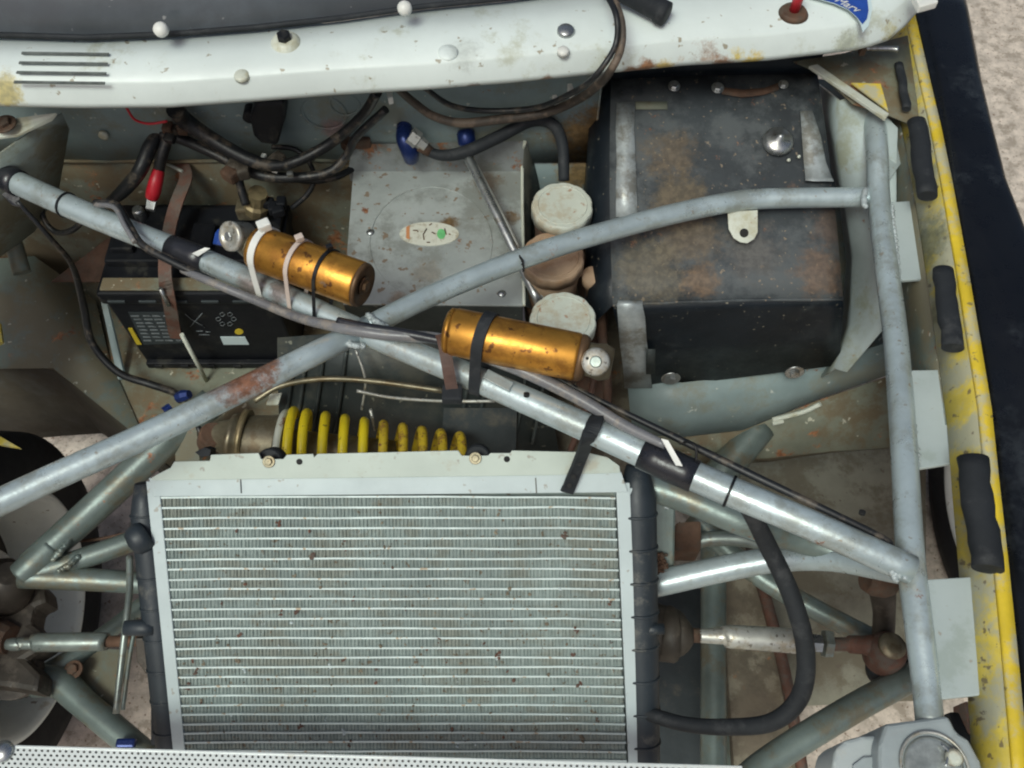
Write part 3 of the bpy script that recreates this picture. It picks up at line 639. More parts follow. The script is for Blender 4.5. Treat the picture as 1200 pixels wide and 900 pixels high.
# end tanks
def tank(cx0, cx1, w0, w1, y0, y1, bend=0):
    pts = []; rs = []
    n = 20
    for i in range(n + 1):
        y = y0 + (y1 - y0) * i / n; x = cx0 + (cx1 - cx0) * i / n
        p = RA(x, y, -.014); pts.append(p); e = min(1, .55 + 5 * min(i, n - i + 6) / n); rs.append((w0 + (w1 - w0) * i / n) * .5 * mpx(p) * e)
    bm = B(); sweep(bm, pts, rs, 18); return bm, pts, rs
bm, lp, lr = tank(168, 208, 36, 38, 566, 925); ltank = rad.part('end_tank', bm, 'tank')
for i in range(2, 21, 2):
    t = (lp[min(i + 1, 20)] - lp[i - 1]).normalized(); rg = ringpts(lp[i], t, lr[i] * 1.0, n=20); rad.part('tank_rib', sweep(B(), rg + [rg[0]], .0013, 6, False), 'tank', ltank)
bm, rp, rr_ = tank(746, 754, 45, 40, 545, 925); rtank = rad.part('end_tank', bm, 'tank')
for i in range(3, 21, 2):
    t = (rp[min(i + 1, 20)] - rp[i - 1]).normalized(); rg = ringpts(rp[i], t, rr_[i] * 1.0, n=20); rad.part('tank_rib', sweep(B(), rg + [rg[0]], .0019, 6, False), 'tank', rtank)
rad.part('hose_outlet', lathe(B(), RA(172, 626, -.005), RA(150, 640, .008), [(0, .020), (.4, .019), (.7, .017), (.9, .012), (1, 0)], 24), 'tank', ltank)
rad.part('tank_nipple', lathe(B(), RA(182, 735, -.005), RA(146, 736, .0), [(0, .012), (.4, .010), (1, .009)], 16), 'tank', ltank)
rad.part('tank_bracket', prism([RA(x, y, -.02) for x, y in [(158, 748), (175, 748), (180, 790), (170, 790), (160, 775)]], AX * .012, .002), 'greasy', ltank)
rad.part('tank_foot', prism([RA(x, y, -.01) for x, y in [(176, 830), (200, 828), (206, 874), (176, 874)]], AX * .03, .003), 'tank', ltank)
rad.part('drain_nipple', lathe(B(), RA(752, 738, .0), RA(778, 737, .0), [(0, .007), (1, .0065)], 14), 'tank', rtank)
bm = B()
for i in range(26):                                             # crimped tabs along both header plates
    y = 572 + i * 13.5
    for x, s in ((lx(y) - 6, -1), (rx(y) + 15, 1)):
        if s < 0 and i < 9: continue
        prism([RA(x + s * 4, y, .004), RA(x, y, .004), RA(x, y + 8, .004), RA(x + s * 4, y + 8, .004)], AX * .008, .0006, bm, 1)
rad.part('crimp_tabs', bm, 'radwhite', kind='stuff')

# ================================================================== PERFORATED PANEL (bottom edge)
pp = Thing('perforated_panel', 'pale perforated metal strip along the bottom edge in front of the radiator', 'metal panel', P(430, 930, .58))
bm = B(); zp = .60
def grid(u, v): # u 0..1 across, v rows in photo px below its upper edge
    x = -60 + u * 930; y = 870.5 + (x + 60) / 930 * 26.5; return P(x, y + 3.5 + v, zp)
nc = 132; rh = 5.3; cw = 1.0 / nc
for j in range(12):
    for i in range(nc):
        u0 = (i + (.5 if j % 2 else 0)) * cw; u1 = u0 + cw; v0 = j * rh; v1 = v0 + rh; uc = (u0 + u1) / 2; vc = v0 + rh / 2
        hr = .29; inn = []; out = []
        for k in range(8):
            a_ = math.pi / 8 + k * math.pi / 4
            inn.append(bm.verts.new(grid(uc + math.cos(a_) * hr * cw * .85, vc + math.sin(a_) * hr * rh)))
        cs = ((u1, vc + rh * .21), (uc + cw * .21, v1), (uc - cw * .21, v1), (u0, vc + rh * .21), (u0, vc - rh * .21), (uc - cw * .21, v0), (uc + cw * .21, v0), (u1, vc - rh * .21))
        out = [bm.verts.new(grid(*q)) for q in cs]
        corner = {0: (u1, v1), 2: (u0, v1), 4: (u0, v0), 6: (u1, v0)}
        for k in range(8):
            k2 = (k + 1) % 8
            bm.faces.new((inn[k], out[k], out[k2], inn[k2])) if k % 2 == 1 or k not in corner else None
            if k in corner:
                cv = bm.verts.new(grid(*corner[k])); bm.faces.new((inn[k], out[k], cv, out[k2], inn[k2]))
bmesh.ops.remove_doubles(bm, verts=bm.verts, dist=1e-5)
bmesh.ops.recalc_face_normals(bm, faces=bm.faces)
pp.part('perforated_sheet', bm, 'perf')
e0 = [grid(0, -3.2), grid(.5, -3.2), grid(1, -3.2), grid(1, .3), grid(.5, .3), grid(0, .3)]
pp.part('folded_edge', prism(e0, V((0, 0, -.018)), .0008), 'perf')
pp.part('backing', prism([p + V((0, .0, -.025)) for p in (grid(0, -3), grid(1, -3), grid(1, 62), grid(0, 62))], V((0, 0, -.002))), 'under')
c = P(3, 881, zp + .001); pp.part('rivet', lathe(B(), c, c + V((0, 0, .006)), [(0, .012), (.5, .011), (1, 0)], 18), 'steel')

# ================================================================== BATTERY
zt = .565
A_, B_ = P(112, 343, zt), P(322, 347, zt); yf = (A_.y + B_.y) / 2; x0, x1 = A_.x, B_.x; dp = .172
bat = Thing('car_battery', 'black car battery with warning symbols and a white sticker on its front', 'battery', ((x0 + x1) / 2, yf + dp / 2, .368))
bat.part('case', box(V(((x0 + x1) / 2, yf + dp / 2, (.368 + .54) / 2)), x1 - x0 - .010, dp - .008, .172, .004), 'plastic')
lid = bat.part('lid', box(V(((x0 + x1) / 2, yf + dp / 2, .552)), x1 - x0, dp, .026, .004), 'plastic')
bat.part('lid_step', box(V(((x0 + x1) / 2, yf + dp * .60, .571)), x1 - x0 - .01, dp * .62, .014, .004), 'plastic', lid)
bat.part('dusty_rim', box(V(((x0 + x1) / 2, yf + .017, .5665)), x1 - x0 - .012, .022, .004, .0015), 'beige', lid, 'tan dust lying along the lid rim')
for i, x in enumerate((.12, .30, .56, .8)):
    bat.part('vent_cover', box(V((x0 + (x1 - x0) * x, yf + dp * .52, .583)), .034, .05, .012, .003), 'plastic', lid)
for x in (.17, .86):
    c = V((x0 + (x1 - x0) * x, yf + dp * .78, .576)); tp = bat.part('terminal_post', lathe(B(), c, c + V((0, 0, .022)), [(0, .010), (.8, .0085), (1, .007)], 18), 'steel', lid)
bat.part('base_lip', box(V(((x0 + x1) / 2, yf - .003, .376)), x1 - x0 - .02, .010, .014, .002), 'plastic')
for i in range(5):
    bat.part('lip_notch', box(V((x0 + .03 + i * .043, yf - .0095, .377)), .013, .003, .008, .001), 'plastic')
for i in range(5):
    bat.part('lid_notch', box(V((x0 + .025 + i * .046, yf - .001, .548)), .026, .003, .005, .001), 'labelgrey', lid)
YF = yf + .004 - .0004
def face(pl, m, name, d=.0006, label=None, parent=None):
    return bat.part(name, prism([PY(x, y, YF - d) for x, y in pl], V((0, d, 0))), m, parent, label)
lab = face([(150, 366), (204, 366), (218, 402), (168, 404)], 'labelgrey', 'front_label')
for j in range(8):
    y = 370 + j * 4.1; xa = 153 + j * 2.1
    for k in range(4):
        q = xa + k * 12.5 + random.uniform(0, 2); face([(q, y), (q + random.uniform(5, 10), y), (q + 10, y + 1.2), (q + .5, y + 1.2)], 'textgrey', 'print_line', .0012, None, lab)
face([(150, 385), (155, 385), (166, 404), (160, 404)], 'yellowprint', 'yellow_stripe', .0010)
def stroke(pl, w_, m='textgrey', d=.0013, name='symbol'):
    return bat.part(name, sweep(B(), [PY(x, y, YF - d) for x, y in pl], w_, 5), m)
stroke([(223, 383), (237, 367)], .0007); stroke([(217, 368), (224, 374), (240, 384)], .0007); stroke([(228, 376), (234, 380), (238, 381)], .0006)
stroke([(230, 388), (238, 388)], .0008); stroke([(241, 389), (247, 389)], .0008); stroke([(233, 392), (246, 392.5)], .0006)
for i in range(6):
    a_ = i * 1.047; cx_, cy_ = 265 + 9 * math.cos(a_), 374 + 6.5 * math.sin(a_)
    stroke([(cx_ + 3 * math.cos(t * 1.2), cy_ + 2.4 * math.sin(t * 1.2)) for t in range(6)], .0006)
bat.part('yellow_dot', prism([PY(280 + 5 * math.cos(k * .524), 389 + 3.2 * math.sin(k * .524), YF - .001) for k in range(12)], V((0, .001, 0))), 'yellowprint')
face([(258, 395), (287, 395), (292, 404), (262, 404)], 'paper', 'white_sticker', .001)
# hold-down bracket over the battery
hd = Thing('battery_clamp', 'rusty strip clamp with threaded rod over the battery', 'clamp', P(205, 300, .57))
hp = L([(213, 192, .64), (218, 208, .635), (208, 235, .625), (200, 262, .612), (194, 300, .60), (194, 330, .585)]) + [PY(197, 345, yf - .012), PY(204, 385, yf - .014), PY(207, 396, yf - .014)]
hd.part('clamp_strip', ribbon(cr(hp, 4), .019, .003, V((1, 0, 0))), 'rustred')
hd.part('clamp_rod', sweep(B(), [PY(188, 338, yf - .012), PY(198, 358, yf - .018)], .0032, 10), 'steel')
hd.part('clamp_rod', sweep(B(), [PY(213, 392, yf - .02), PY(243, 448, yf - .03)], .0034, 10), 'oldwhite')
hd.part('clamp_rod', sweep(B(), L([(194, 191, .64), (214, 201, .64)]), .0025, 8), 'oldwhite')

# ================================================================== ALUMINIUM BOX
ab = Thing('aluminium_box', 'grey aluminium sheet box with a worn oval sticker on its lid', 'box', P(510, 300, .45))
za = .64
q = L([(414, 200, za), (611, 200, za), (613, 358, za), (402, 356, za)])
ab.part('lid', prism(q, V((0, 0, -.003)), .0007), 'alu')
lowr = [V((p.x * .97, p.y + (.01 if i > 1 else -.002), .46)) for i, p in enumerate(q)]
ab.part('box_body', hexa([p + V((0, 0, -.004)) for p in q] + lowr, .001), 'darksteel')
ab.part('rear_cover', prism(L([(408, 199, .6425), (412, 169, .686), (619, 165, .69), (612, 199, .6425)]), V((0, -.004, -.02)), .001), 'alurust')
ab.part('side_flange', sheet([L([(615, 165, .692), (612, 200, .643), (614, 358, .64)]), L([(626, 168, .67), (622, 210, .62), (622, 362, .60)]), L([(648, 182, .60), (642, 260, .50), (628, 372, .48)])], .0015), 'darksteel')
ab.part('flange_edge', tube([(615, 166, .694), (612, 200, .645), (614, 358, .642)], 4, seg=8), 'oldwhite')
rg = [P(505 + 72 * math.cos(k * .2244), 285 + 66 * math.sin(k * .2244), za + .0006) for k in range(29)]
ab.part('pressed_circle', sweep(B(), rg, .0007, 6, False), 'alu')
for px, py in ((434, 272), (428, 344), (588, 344)):
    c = P(px, py, za + .0005); ab.part('rivet', lathe(B(), c, c + V((0, 0, .003)), [(0, .006), (.5, .005), (1, 0)], 16), 'steel')
st = ab.part('oval_sticker', prism([P(503 + 35 * math.cos(k * .2618), 274 + 14 * math.sin(k * .2618), za + .0012) for k in range(24)], V((0, 0, -.001))), 'sticker')
ab.part('sticker_print', prism(L([(476, 266, za + .0018), (480, 264, za + .0018), (480, 280, za + .0018), (476, 279, za + .0018)]), V((0, 0, -.0008))), 'orange', st)
ab.part('sticker_print', prism([P(517 + 5 * math.cos(k * .524), 274 + 6 * math.sin(k * .524), za + .0018) for k in range(12)], V((0, 0, -.0008))), 'greenp', st)
for pl in ([(500, 268), (496, 275), (497, 281)], [(503, 264), (506, 262)], [(521, 268), (523, 275)], [(500, 284), (504, 284)], [(526, 274), (528, 275)], [(484, 270), (489, 270), (490, 272)], [(506, 272), (510, 274)]):
    ab.part('sticker_print', sweep(B(), [P(x, y, za + .0015) for x, y in pl], .0009, 5), 'golddark', st)

# ================================================================== BLACK COVER
bc = Thing('black_metal_cover', 'worn black sheet metal cover with silver tape strips beside the right inner wing', 'cover', P(860, 450, .45))
tf = [P(718, 357, .672), P(988, 350, .672)]; tr = [P(716, 92, .775), P(958, 86, .775)]
bf = [PY(742, 458, tf[0].y - .004), PY(984, 428, tf[1].y - .004)]
n = 14; rows = []
for j in range(9):
    f = j / 8; row = []
    for i in range(n + 1):
        u = i / n; p = tf[0].lerp(tf[1], u).lerp(tr[0].lerp(tr[1], u), f)
        p.z += .003 * math.sin(3.14 * u) * (1 - .3 * f) + random.uniform(-.0007, .0007); p.x += .003 * math.sin(f * 3.14) * (1 if u > .5 else -1)
        row.append(p)
    rows.append(row)
bc.part('top_sheet', sheet(rows, .002), 'boxblack')
fr0 = [p + V((0, -.0025, -.001)) for p in rows[0]]
fr2 = [bf[0].lerp(bf[1], i / n) for i in range(n + 1)]
bc.part('front_sheet', sheet([fr0, [a.lerp(b, .08) + V((0, -.003, 0)) for a, b in zip(fr0, fr2)], [a.lerp(b, .5) + V((0, random.uniform(-.001, .0005), 0)) for a, b in zip(fr0, fr2)], fr2], .002), 'boxface')
bc.part('fold_edge', sweep(B(), [p + V((0, -.0005, -.0005)) for p in rows[0]], .0022, 8), 'boxblack')
lt = [r[0] for r in rows]; bc.part('side_sheet', sheet([lt, [V((p.x - .026, p.y, p.z - .05)) for p in lt], [V((p.x - .02, p.y, .42)) for p in lt]], .002), 'boxface')
rt = [r[-1] for r in rows]; bc.part('side_sheet', sheet([rt, [V((p.x + .004, p.y, p.z - .06)) for p in rt], [V((p.x - .01, p.y, .46)) for p in rt]], .002), 'boxface')
bk = rows[-1]; bc.part('rear_lip', sheet([bk, [p + V((0, .004, .012)) for p in bk], [p + V((0, .01, .05)) for p in bk]], .002), 'boxface')
def oncover(px, py, h=.003, j=.0): # a point on the sloping top
    n_ = (tf[1] - tf[0]).cross(tr[0] - tf[0]).normalized(); r_ = ray(px, py); t_ = (tf[0] + n_ * h - CAM).dot(n_) / r_.dot(n_); p = CAM + r_ * t_
    u = (p.x - tf[0].x) / (tf[1].x - tf[0].x); return p - r_.normalized() * (.003 * math.sin(3.14 * max(0, min(1, u))))
tape = [[oncover(x + (random.uniform(-1, 1)), y) for x in xx] for xx, y in (((722, 733, 744), 120), ((722, 733, 744), 150), ((722, 734, 745), 185), ((722, 734, 746), 220), ((722, 735, 748), 254))]
bc.part('tape_strip', sheet(tape, .0008), 'foil')
tape = [[oncover(x, y, .004) for x in xx] for xx, y in (((938, 945, 952), 130), ((940, 952, 962), 160), ((942, 955, 968), 190), ((944, 958, 975), 208))]
tape.append([oncover(x, y, .012) for x, y in ((944, 211), (958, 212), (977, 212))])
bc.part('tape_strip', sheet(tape, .0008), 'foil', label='torn tape strip lifting at its corner')
tape = [[oncover(x, 352, .003) for x in (724, 738, 753)], [oncover(x, 358, .004) for x in (723, 738, 753)]] + [[PY(x, y, tf[0].y - .009) for x in (723 + k, 740 + k, 755 + k)] for y, k in ((372, 1), (400, 3), (430, 7), (455, 9))]
bc.part('tape_strip', sheet(tape, .0008), 'foil', label='tape strip folded over the front edge')
bc.part('tape_strip', sheet([[PY(x, y, tf[0].y - .0115) for x in (757, 768)] for y in (409, 438)], .0008), 'darksteel')
bc.part('tape_strip', sheet([[oncover(x, y, .0035) for x in (745, 765, 782)] for y in (119, 128)], .0008), 'beige')
c = oncover(911, 167, .002); nn = V((0, -.25, 1)).normalized()
bc.part('round_cap', lathe(B(), c, c + nn * .012, [(0, .021), (.45, .0205), (.8, .016), (.9, .006), (1.5, .004), (1.6, 0)], 28), 'steel')
for px, py, r in ((790, 101, .006), (841, 103, .0062), (918, 99, .005)):
    c = oncover(px, py, .003); bc.part('bolt', bolt(c, nn, r, washer=1.4), 'steel')
bc.part('rusty_strip', sheet([[oncover(x, y, .004) for x, y in ((846, 102), (870, 105), (895, 103), (912, 97))], [oncover(x, y, .004) for x, y in ((846, 110), (870, 114), (895, 111), (913, 105))]], .001), 'rust')
for px, py in ((786, 443), (931, 436)):
    c = PY(px, py, tf[0].y - .008); bc.part('washer_bolt', bolt(c, V((0, -1, .1)), .0075, washer=1.9), 'steel')
for px, py in ((924, 188), (936, 184)):
    c = oncover(px, py, .002); bc.part('rivet', lathe(B(), c, c + nn * .003, [(0, .003), (1, .0015)], 10), 'oldwhite')

# ================================================================== FLUID RESERVOIRS
def reservoir(px, py, z, wpx, capm, label, lobes=11, squat=.05, h=.02):
    c = P(px, py, z); r = wpx * .5 * mpx(c)
    t = Thing('fluid_reservoir', label, 'reservoir', (c.x, c.y + .0, z - .14), 'brake fluid reservoirs by the black cover')
    bm = B(); nn = 96; rings = []
    for hz, s in ((-h, 1.0), (-.004, 1.0), (-.001, .975), (0, .94)):
        rings.append([bm.verts.new(V((c.x + math.cos(a * 6.28319 / nn) * r * s * (1 + .04 * abs(math.sin(lobes * a * 3.14159 / nn)) ** .6 - .03), c.y + math.sin(a * 6.28319 / nn) * r * s * (1 + .04 * abs(math.sin(lobes * a * 3.14159 / nn)) ** .6 - .03), z + hz))) for a in range(nn)])
    for a, b in zip(rings, rings[1:]):
        for k in range(nn): f = bm.faces.new((a[k], a[(k + 1) % nn], b[(k + 1) % nn], b[k])); f.smooth = True
    bm.faces.new(rings[-1]); bm.faces.new(rings[0][::-1])
    cp = t.part('cap', bm, capm)
    rg_ = ringpts(V((c.x, c.y, z)), V((0, 0, 1)), r * .80, n=40); t.part('cap_ring', sweep(B(), rg_ + [rg_[0]], .0010, 6, False), capm, cp)
    t.part('bottle', lathe(B(), V((c.x, c.y, z - .14)), V((c.x, c.y, z - h + .001)), [(0, r * .6), (.2, r * .82), (.75, r * .86), (.86, r * .9), (1, r * .84)], 32), 'rust' if capm == 'cap' else 'capbrown')
    return t
reservoir(659, 240, .70, 72, 'cap', 'fluid reservoir with clean white lobed cap, behind the silver brace tube')
reservoir(648, 300, .685, 74, 'capbrown', 'fluid reservoir with brown stained cap, partly under the silver brace tube')
reservoir(660, 373, .70, 78, 'cap', 'fluid reservoir with pale cap half hidden by the right gold canister')
mc = Thing('master_cylinder', 'rusty brown master cylinder bodies standing between reservoirs and black cover', 'cylinder', P(700, 360, .45))
mc.part('casting', prism(L([(676, 262, .60), (704, 262, .60), (712, 330, .60), (712, 470, .52), (690, 500, .50), (672, 470, .52), (690, 340, .60)]), V((0, 0, -.1)), .006), 'rust')
mc.part('fitting', lathe(B(), P(694, 330, .60), P(692, 318, .64), [(0, .013), (.4, .013), (.5, .010), (1, .009)], 6, False), 'rustred')
mc.part('fitting', lathe(B(), P(697, 345, .60), P(693, 322, .655), [(0, .012), (.6, .012), (.7, .015), (1, .013)], 18), 'capbrown')
mc.part('pipe', tube([(704, 268, .63), (707, 310, .63), (702, 330, .62), (706, 400, .60), (712, 460, .58), (706, 510, .54)], 11), 'rust')
mc.part('pipe', tube([(700, 420, .58), (690, 470, .55), (664, 540, .5)], 8), 'rustred')
mc.part('side_bracket', prism(L([(624, 350, .58), (640, 345, .58), (645, 386, .56), (624, 384, .56)]), V((0, 0, -.06)), .003), 'rust')

# ================================================================== GOLD CANISTERS
def canister(pa, pb, z0, z1, wpx, label, face_end, cap_end):
    a, b = P(*pa, z0), P(*pb, z1); r = wpx * .5 * mpx(a.lerp(b, .5)); ax = (b - a).normalized(); ln = (b - a).length
    t = Thing('gold_canister', label, 'canister', a.lerp(b, .5) - V((0, 0, r)), 'gold remote canisters strapped to the brace tube')
    e = .004 / ln
    t.part('cylinder', lathe(B(), a, b, [(0, r * .93), (e, r), (.5, r), (1 - e, r), (1, r * .93)], 48), 'gold')
    return t, a, b, r, ax, ln
can1, a1, b1, r1, ax1, ln1 = canister((300, 290), (424, 334), .815, .815, 54, 'gold canister held by two white ties and one black tie, beside the battery', 0, 0)
can1.part('end_cap', lathe(B(), b1 - ax1 * .002, b1 + ax1 * .004, [(0, r1 * .98), (.5, r1 * .98), (1, r1 * .9), (.6, r1 * .84), (.3, 0)], 40), 'golddark')
can1.part('end_stud', bolt(b1 + ax1 * .002, ax1, .007, washer=1.5), 'golddark')
can1.part('neck', lathe(B(), a1 + ax1 * .002, a1 - ax1 * .02, [(0, r1 * .8), (.5, r1 * .6), (1, .012)], 28), 'galv')
hx, hy = P(290, 276, .818), P(268, 277, .836)
can1.part('valve', lathe(B(), hx, hy, [(0, .015), (.75, .0165), (.76, .017), (.97, .017), (1, .015), (1.0, .011), (.96, .0105), (.96, 0)], 28), 'sleeve')
can1.part('valve_screw', bolt(hx.lerp(hy, .96), (hy - hx), .0055, washer=0, h=.5), 'steel')
can2, a2, b2, r2, ax2, ln2 = canister((529, 388), (679, 419), .83, .83, 57, 'gold canister on the black strap, beside the cover with its valve to the right', 0, 0)
can2.part('end_cap', lathe(B(), b2 - ax2 * .001, b2 + ax2 * .008, [(0, r2 * .985), (.5, r2 * .97), (1, r2 * .86), (1, 0)], 40), 'golddark')
can2.part('end_cap', lathe(B(), a2 + ax2 * .001, a2 - ax2 * .006, [(0, r2 * .97), (.6, r2 * .95), (1, r2 * .8), (1, 0)], 40), 'gold')
hx = P(698, 424, .850); hy = hx + (CAM - hx).normalized() * .014
can2.part('valve_body', lathe(B(), b2, b2 + ax2 * .035, [(0, .018), (.4, .018), (.7, .020), (1, .016)], 24), 'galv')
can2.part('valve', lathe(B(), hx, hy, [(0, .0145), (.7, .0145), (.9, .0135), (1, .012), (1.0, 0)], 28), 'sleeve')
vx = (hy - hx).normalized()
can2.part('valve_core', lathe(B(), hy - vx * .001, hy + vx * .0012, [(0, .0062), (.8, .0062), (1, .005)], 20), 'greysleeve')
for k in (-1, 1):
    c = hy + RT * (.0085 * k) + UP * (-.0035 * k); can2.part('valve_hole', lathe(B(), c - vx * .001, c + vx * .0006, [(0, .0016), (1, .0016)], 10), 'hole')

# ================================================================== COILOVER
co = Thing('coilover_damper', 'coilover damper with yellow spring lying behind the radiator', 'damper', P(400, 530, .40))
s0, s1 = P(338, 524, .49), P(560, 548, .455); axs = (s1 - s0).normalized(); u_ = axs.cross(V((0, 0, 1))).normalized(); v__ = u_.cross(axs)
u_ = V((0, 1, 0)); u_ = (u_ - axs * u_.dot(axs)).normalized(); v__ = axs.cross(u_)
def coil(t0, t1, m, label=None):
    pts = []
    n = int((t1 - t0) * 28)
    for i in range(n + 1):
        t = t0 + (t1 - t0) * i / n; f = (t * .07) if t < 1.2 else .084 + (t - 1.2) / 10 * 1.04
        rr = .052 - .010 * f
        pts.append(s0 + axs * (s1 - s0).length * f * .98 + (u_ * math.cos(6.28319 * t) + v__ * math.sin(6.28319 * t)) * rr)
    co.part('spring_coil', sweep(B(), pts, .0068, 10), m, None, label)
coil(0, 4.5, 'yellow'); coil(4.5, 9.7, 'yellowrust', 'rust-streaked yellow end of the spring')
co.part('damper_rod', lathe(B(), s0, s1, [(-.05, .026), (.55, .026), (.56, .012), (1.05, .012)], 24), 'galv')
co.part('spring_seat', lathe(B(), s0 - axs * .014, s0 - axs * .004, [(0, .050), (.3, .053), (1, .053)], 36), 'oldwhite')
co.part('damper_body', lathe(B(), P(270, 513, .50), s0 - axs * .012, [(-.45, .014), (-.3, .02), (-.05, .026), (0, .034), (.12, .037), (.16, .032), (.3, .036), (.7, .041), (.95, .046), (1, .046)], 32), 'galv')
co.part('damper_eye', lathe(B(), P(250, 508, .52), P(246, 520, .47), [(0, .016), (.2, .019), (.8, .019), (1, .016)], 24), 'rust')
co.part('collar', lathe(B(), P(283, 512, .50), P(290, 513, .499), [(0, .040), (1, .040)], 32), 'brass')

# ================================================================== WHEELS
def wheel(x, side, label, y=-.15):
    c = V((x, y, .28)); t = Thing('wheel_assembly', label, 'wheel', (x + side * .09, y, 0), 'front wheels')
    ax = V((side, 0, 0)); w_ = .175
    t.part('tyre', lathe(B(), c, c + ax * w_, [(.06, .176), (.0, .192), (-.01, .232), (.03, .262), (.12, .277), (.5, .281), (.88, .277), (.97, .262), (1.01, .235), (1, .192), (.94, .176)], 72, True, False), 'tyre')
    # rim: flange, barrel and dished centre, open towards the suspension
    bm = B(); seg = 64; prof = [(.02, .193), (.0, .188), (.0, .180), (.05, .174), (.2, .168), (.45, .160), (.62, .157)]
    lathe(bm, c, c + ax * w_, prof, seg, True, False); rm = t.part('rim', bm, 'rim'); t.part('wheel_centre', lathe(B(), c, c + ax * w_, [(.62, .157), (.70, .150), (.72, .10), (.68, .06), (.68, 0)], 48, True, False), 'greasy')
    t.part('brake_disc', lathe(B(), c + ax * .06, c + ax * .072, [(0, .06), (0, .098), (1, .098), (1, .06), (0, .06)], 48, False, False), 'steel')
    return t
wheel(-.738, -1, 'left front wheel with black tyre and white rim behind the wishbones')
wheel(.798, 1, 'right front wheel glimpsed in the gap beside the black rubber pads', .058)

# ================================================================== LEFT SUSPENSION
G = 'suspension wishbones'
uw = Thing('wishbone', 'grey-green upper wishbone of three welded tubes, left of the radiator', 'wishbone', P(60, 670, .40), G)
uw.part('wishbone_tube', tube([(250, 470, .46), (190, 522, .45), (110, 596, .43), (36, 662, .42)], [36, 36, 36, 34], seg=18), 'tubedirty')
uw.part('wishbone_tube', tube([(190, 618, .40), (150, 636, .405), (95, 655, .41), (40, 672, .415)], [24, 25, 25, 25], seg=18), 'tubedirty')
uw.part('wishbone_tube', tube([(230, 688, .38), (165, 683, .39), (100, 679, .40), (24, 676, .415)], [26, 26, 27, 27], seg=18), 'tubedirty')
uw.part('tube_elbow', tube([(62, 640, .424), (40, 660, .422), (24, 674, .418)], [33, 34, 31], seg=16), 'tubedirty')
uw.part('weld_bead', weldline([(82, 632, .432), (72, 645, .437), (62, 656, .434)], 8), 'tubedirty')
uw.part('weld_bead', weldline([(96, 648, .420), (84, 660, .428), (70, 668, .430)], 8), 'tubedirty')
lw = Thing('wishbone', 'dark lower wishbone tube running down towards the perforated panel', 'wishbone', P(80, 820, .28), G)
lw.part('wishbone_tube', tube([(42, 798, .30), (70, 800, .30), (100, 826, .30), (150, 868, .30), (210, 920, .30)], [38, 36, 32, 32, 32], seg=18), 'tubedirty')
lw.part('wishbone_tube', tube([(40, 800, .30), (80, 775, .29), (130, 738, .28), (172, 705, .27)], [30, 25, 20, 20], seg=18), 'tubedirty')
lw.part('web_plate', prism(L([(66, 802, .285), (118, 760, .285), (152, 762, .285), (132, 850, .285), (108, 838, .285)]), V((0, 0, -.004))), 'green')
c = P(86, 785, .31); lw.part('plate_bolt', bolt(c, V((0, 0, 1)), .008), 'rust')
kn = Thing('steering_knuckle', 'greasy brown steering knuckle at the left wheel hub', 'knuckle', P(10, 740, .2))
def lump(poly, z, th, m, name, bev=.006):
    kn.part(name, prism([P(x, y, z) for x, y in poly], V((0, 0, -th)), bev), m)
lump([(-60, 655), (14, 652), (52, 690), (55, 706), (40, 712), (36, 730), (52, 742), (56, 756), (30, 772), (48, 790), (44, 812), (12, 806), (-60, 800)], .36, .045, 'greasy', 'hub_carrier', .008)
kn.part('balljoint_boot', lathe(B(), P(8, 700, .36), P(10, 672, .42), [(0, .03), (.3, .034), (.6, .026), (1, .018)], 24), 'greasy')
kn.part('balljoint_boot', lathe(B(), P(12, 790, .34), P(24, 782, .30), [(0, .036), (.4, .04), (1, .03)], 24), 'greasy')
kn.part('hub_nut', lathe(B(), P(-10, 744, .36), P(14, 750, .365), [(0, .022), (.5, .024), (1, .02)], 12, False), 'rust')
tl = Thing('tie_rod', 'short grey tie rod sleeve at the left wheel, ending in a rusty rod', 'tie rod', P(80, 752, .36), 'steering tie rods')
tl.part('sleeve', tube([(8, 755, .385), (14, 755, .385), (22, 755, .385), (24, 754, .385), (42, 754, .385), (44, 753, .385), (118, 752, .385), (126, 752, .385)], [12, 15, 15, 14, 15, 22, 22, 16], n=3, seg=20), 'greysleeve')
tl.part('rod', tube([(118, 752, .385), (200, 750, .385)], 13, seg=14), 'rust')
# thin rods
single('thin_rod', tube([(152, 652, .44), (152, 690, .44), (148, 728, .44), (142, 780, .42), (136, 836, .40)], 8, seg=10), 'greysleeve', 'thin bent grey rod standing just left of the radiator tank', 'rod')
single('thin_rod', tube([(160, 724, .43), (152, 770, .42), (144, 832, .41)], 5, seg=10), 'tubedirty', 'slimmer dark rod beside the bent grey rod', 'rod')
single('brake_line', tube([(88, 634, .39), (120, 631, .39), (180, 618, .40)], 4, seg=8), 'rust', 'thin brownish line above the left wishbone tubes', 'brake line')
single('clip', box(P(148, 871, .33), .026, .012, .010, .003), 'blue', 'small blue clip below the slim rods at the left', 'clip')

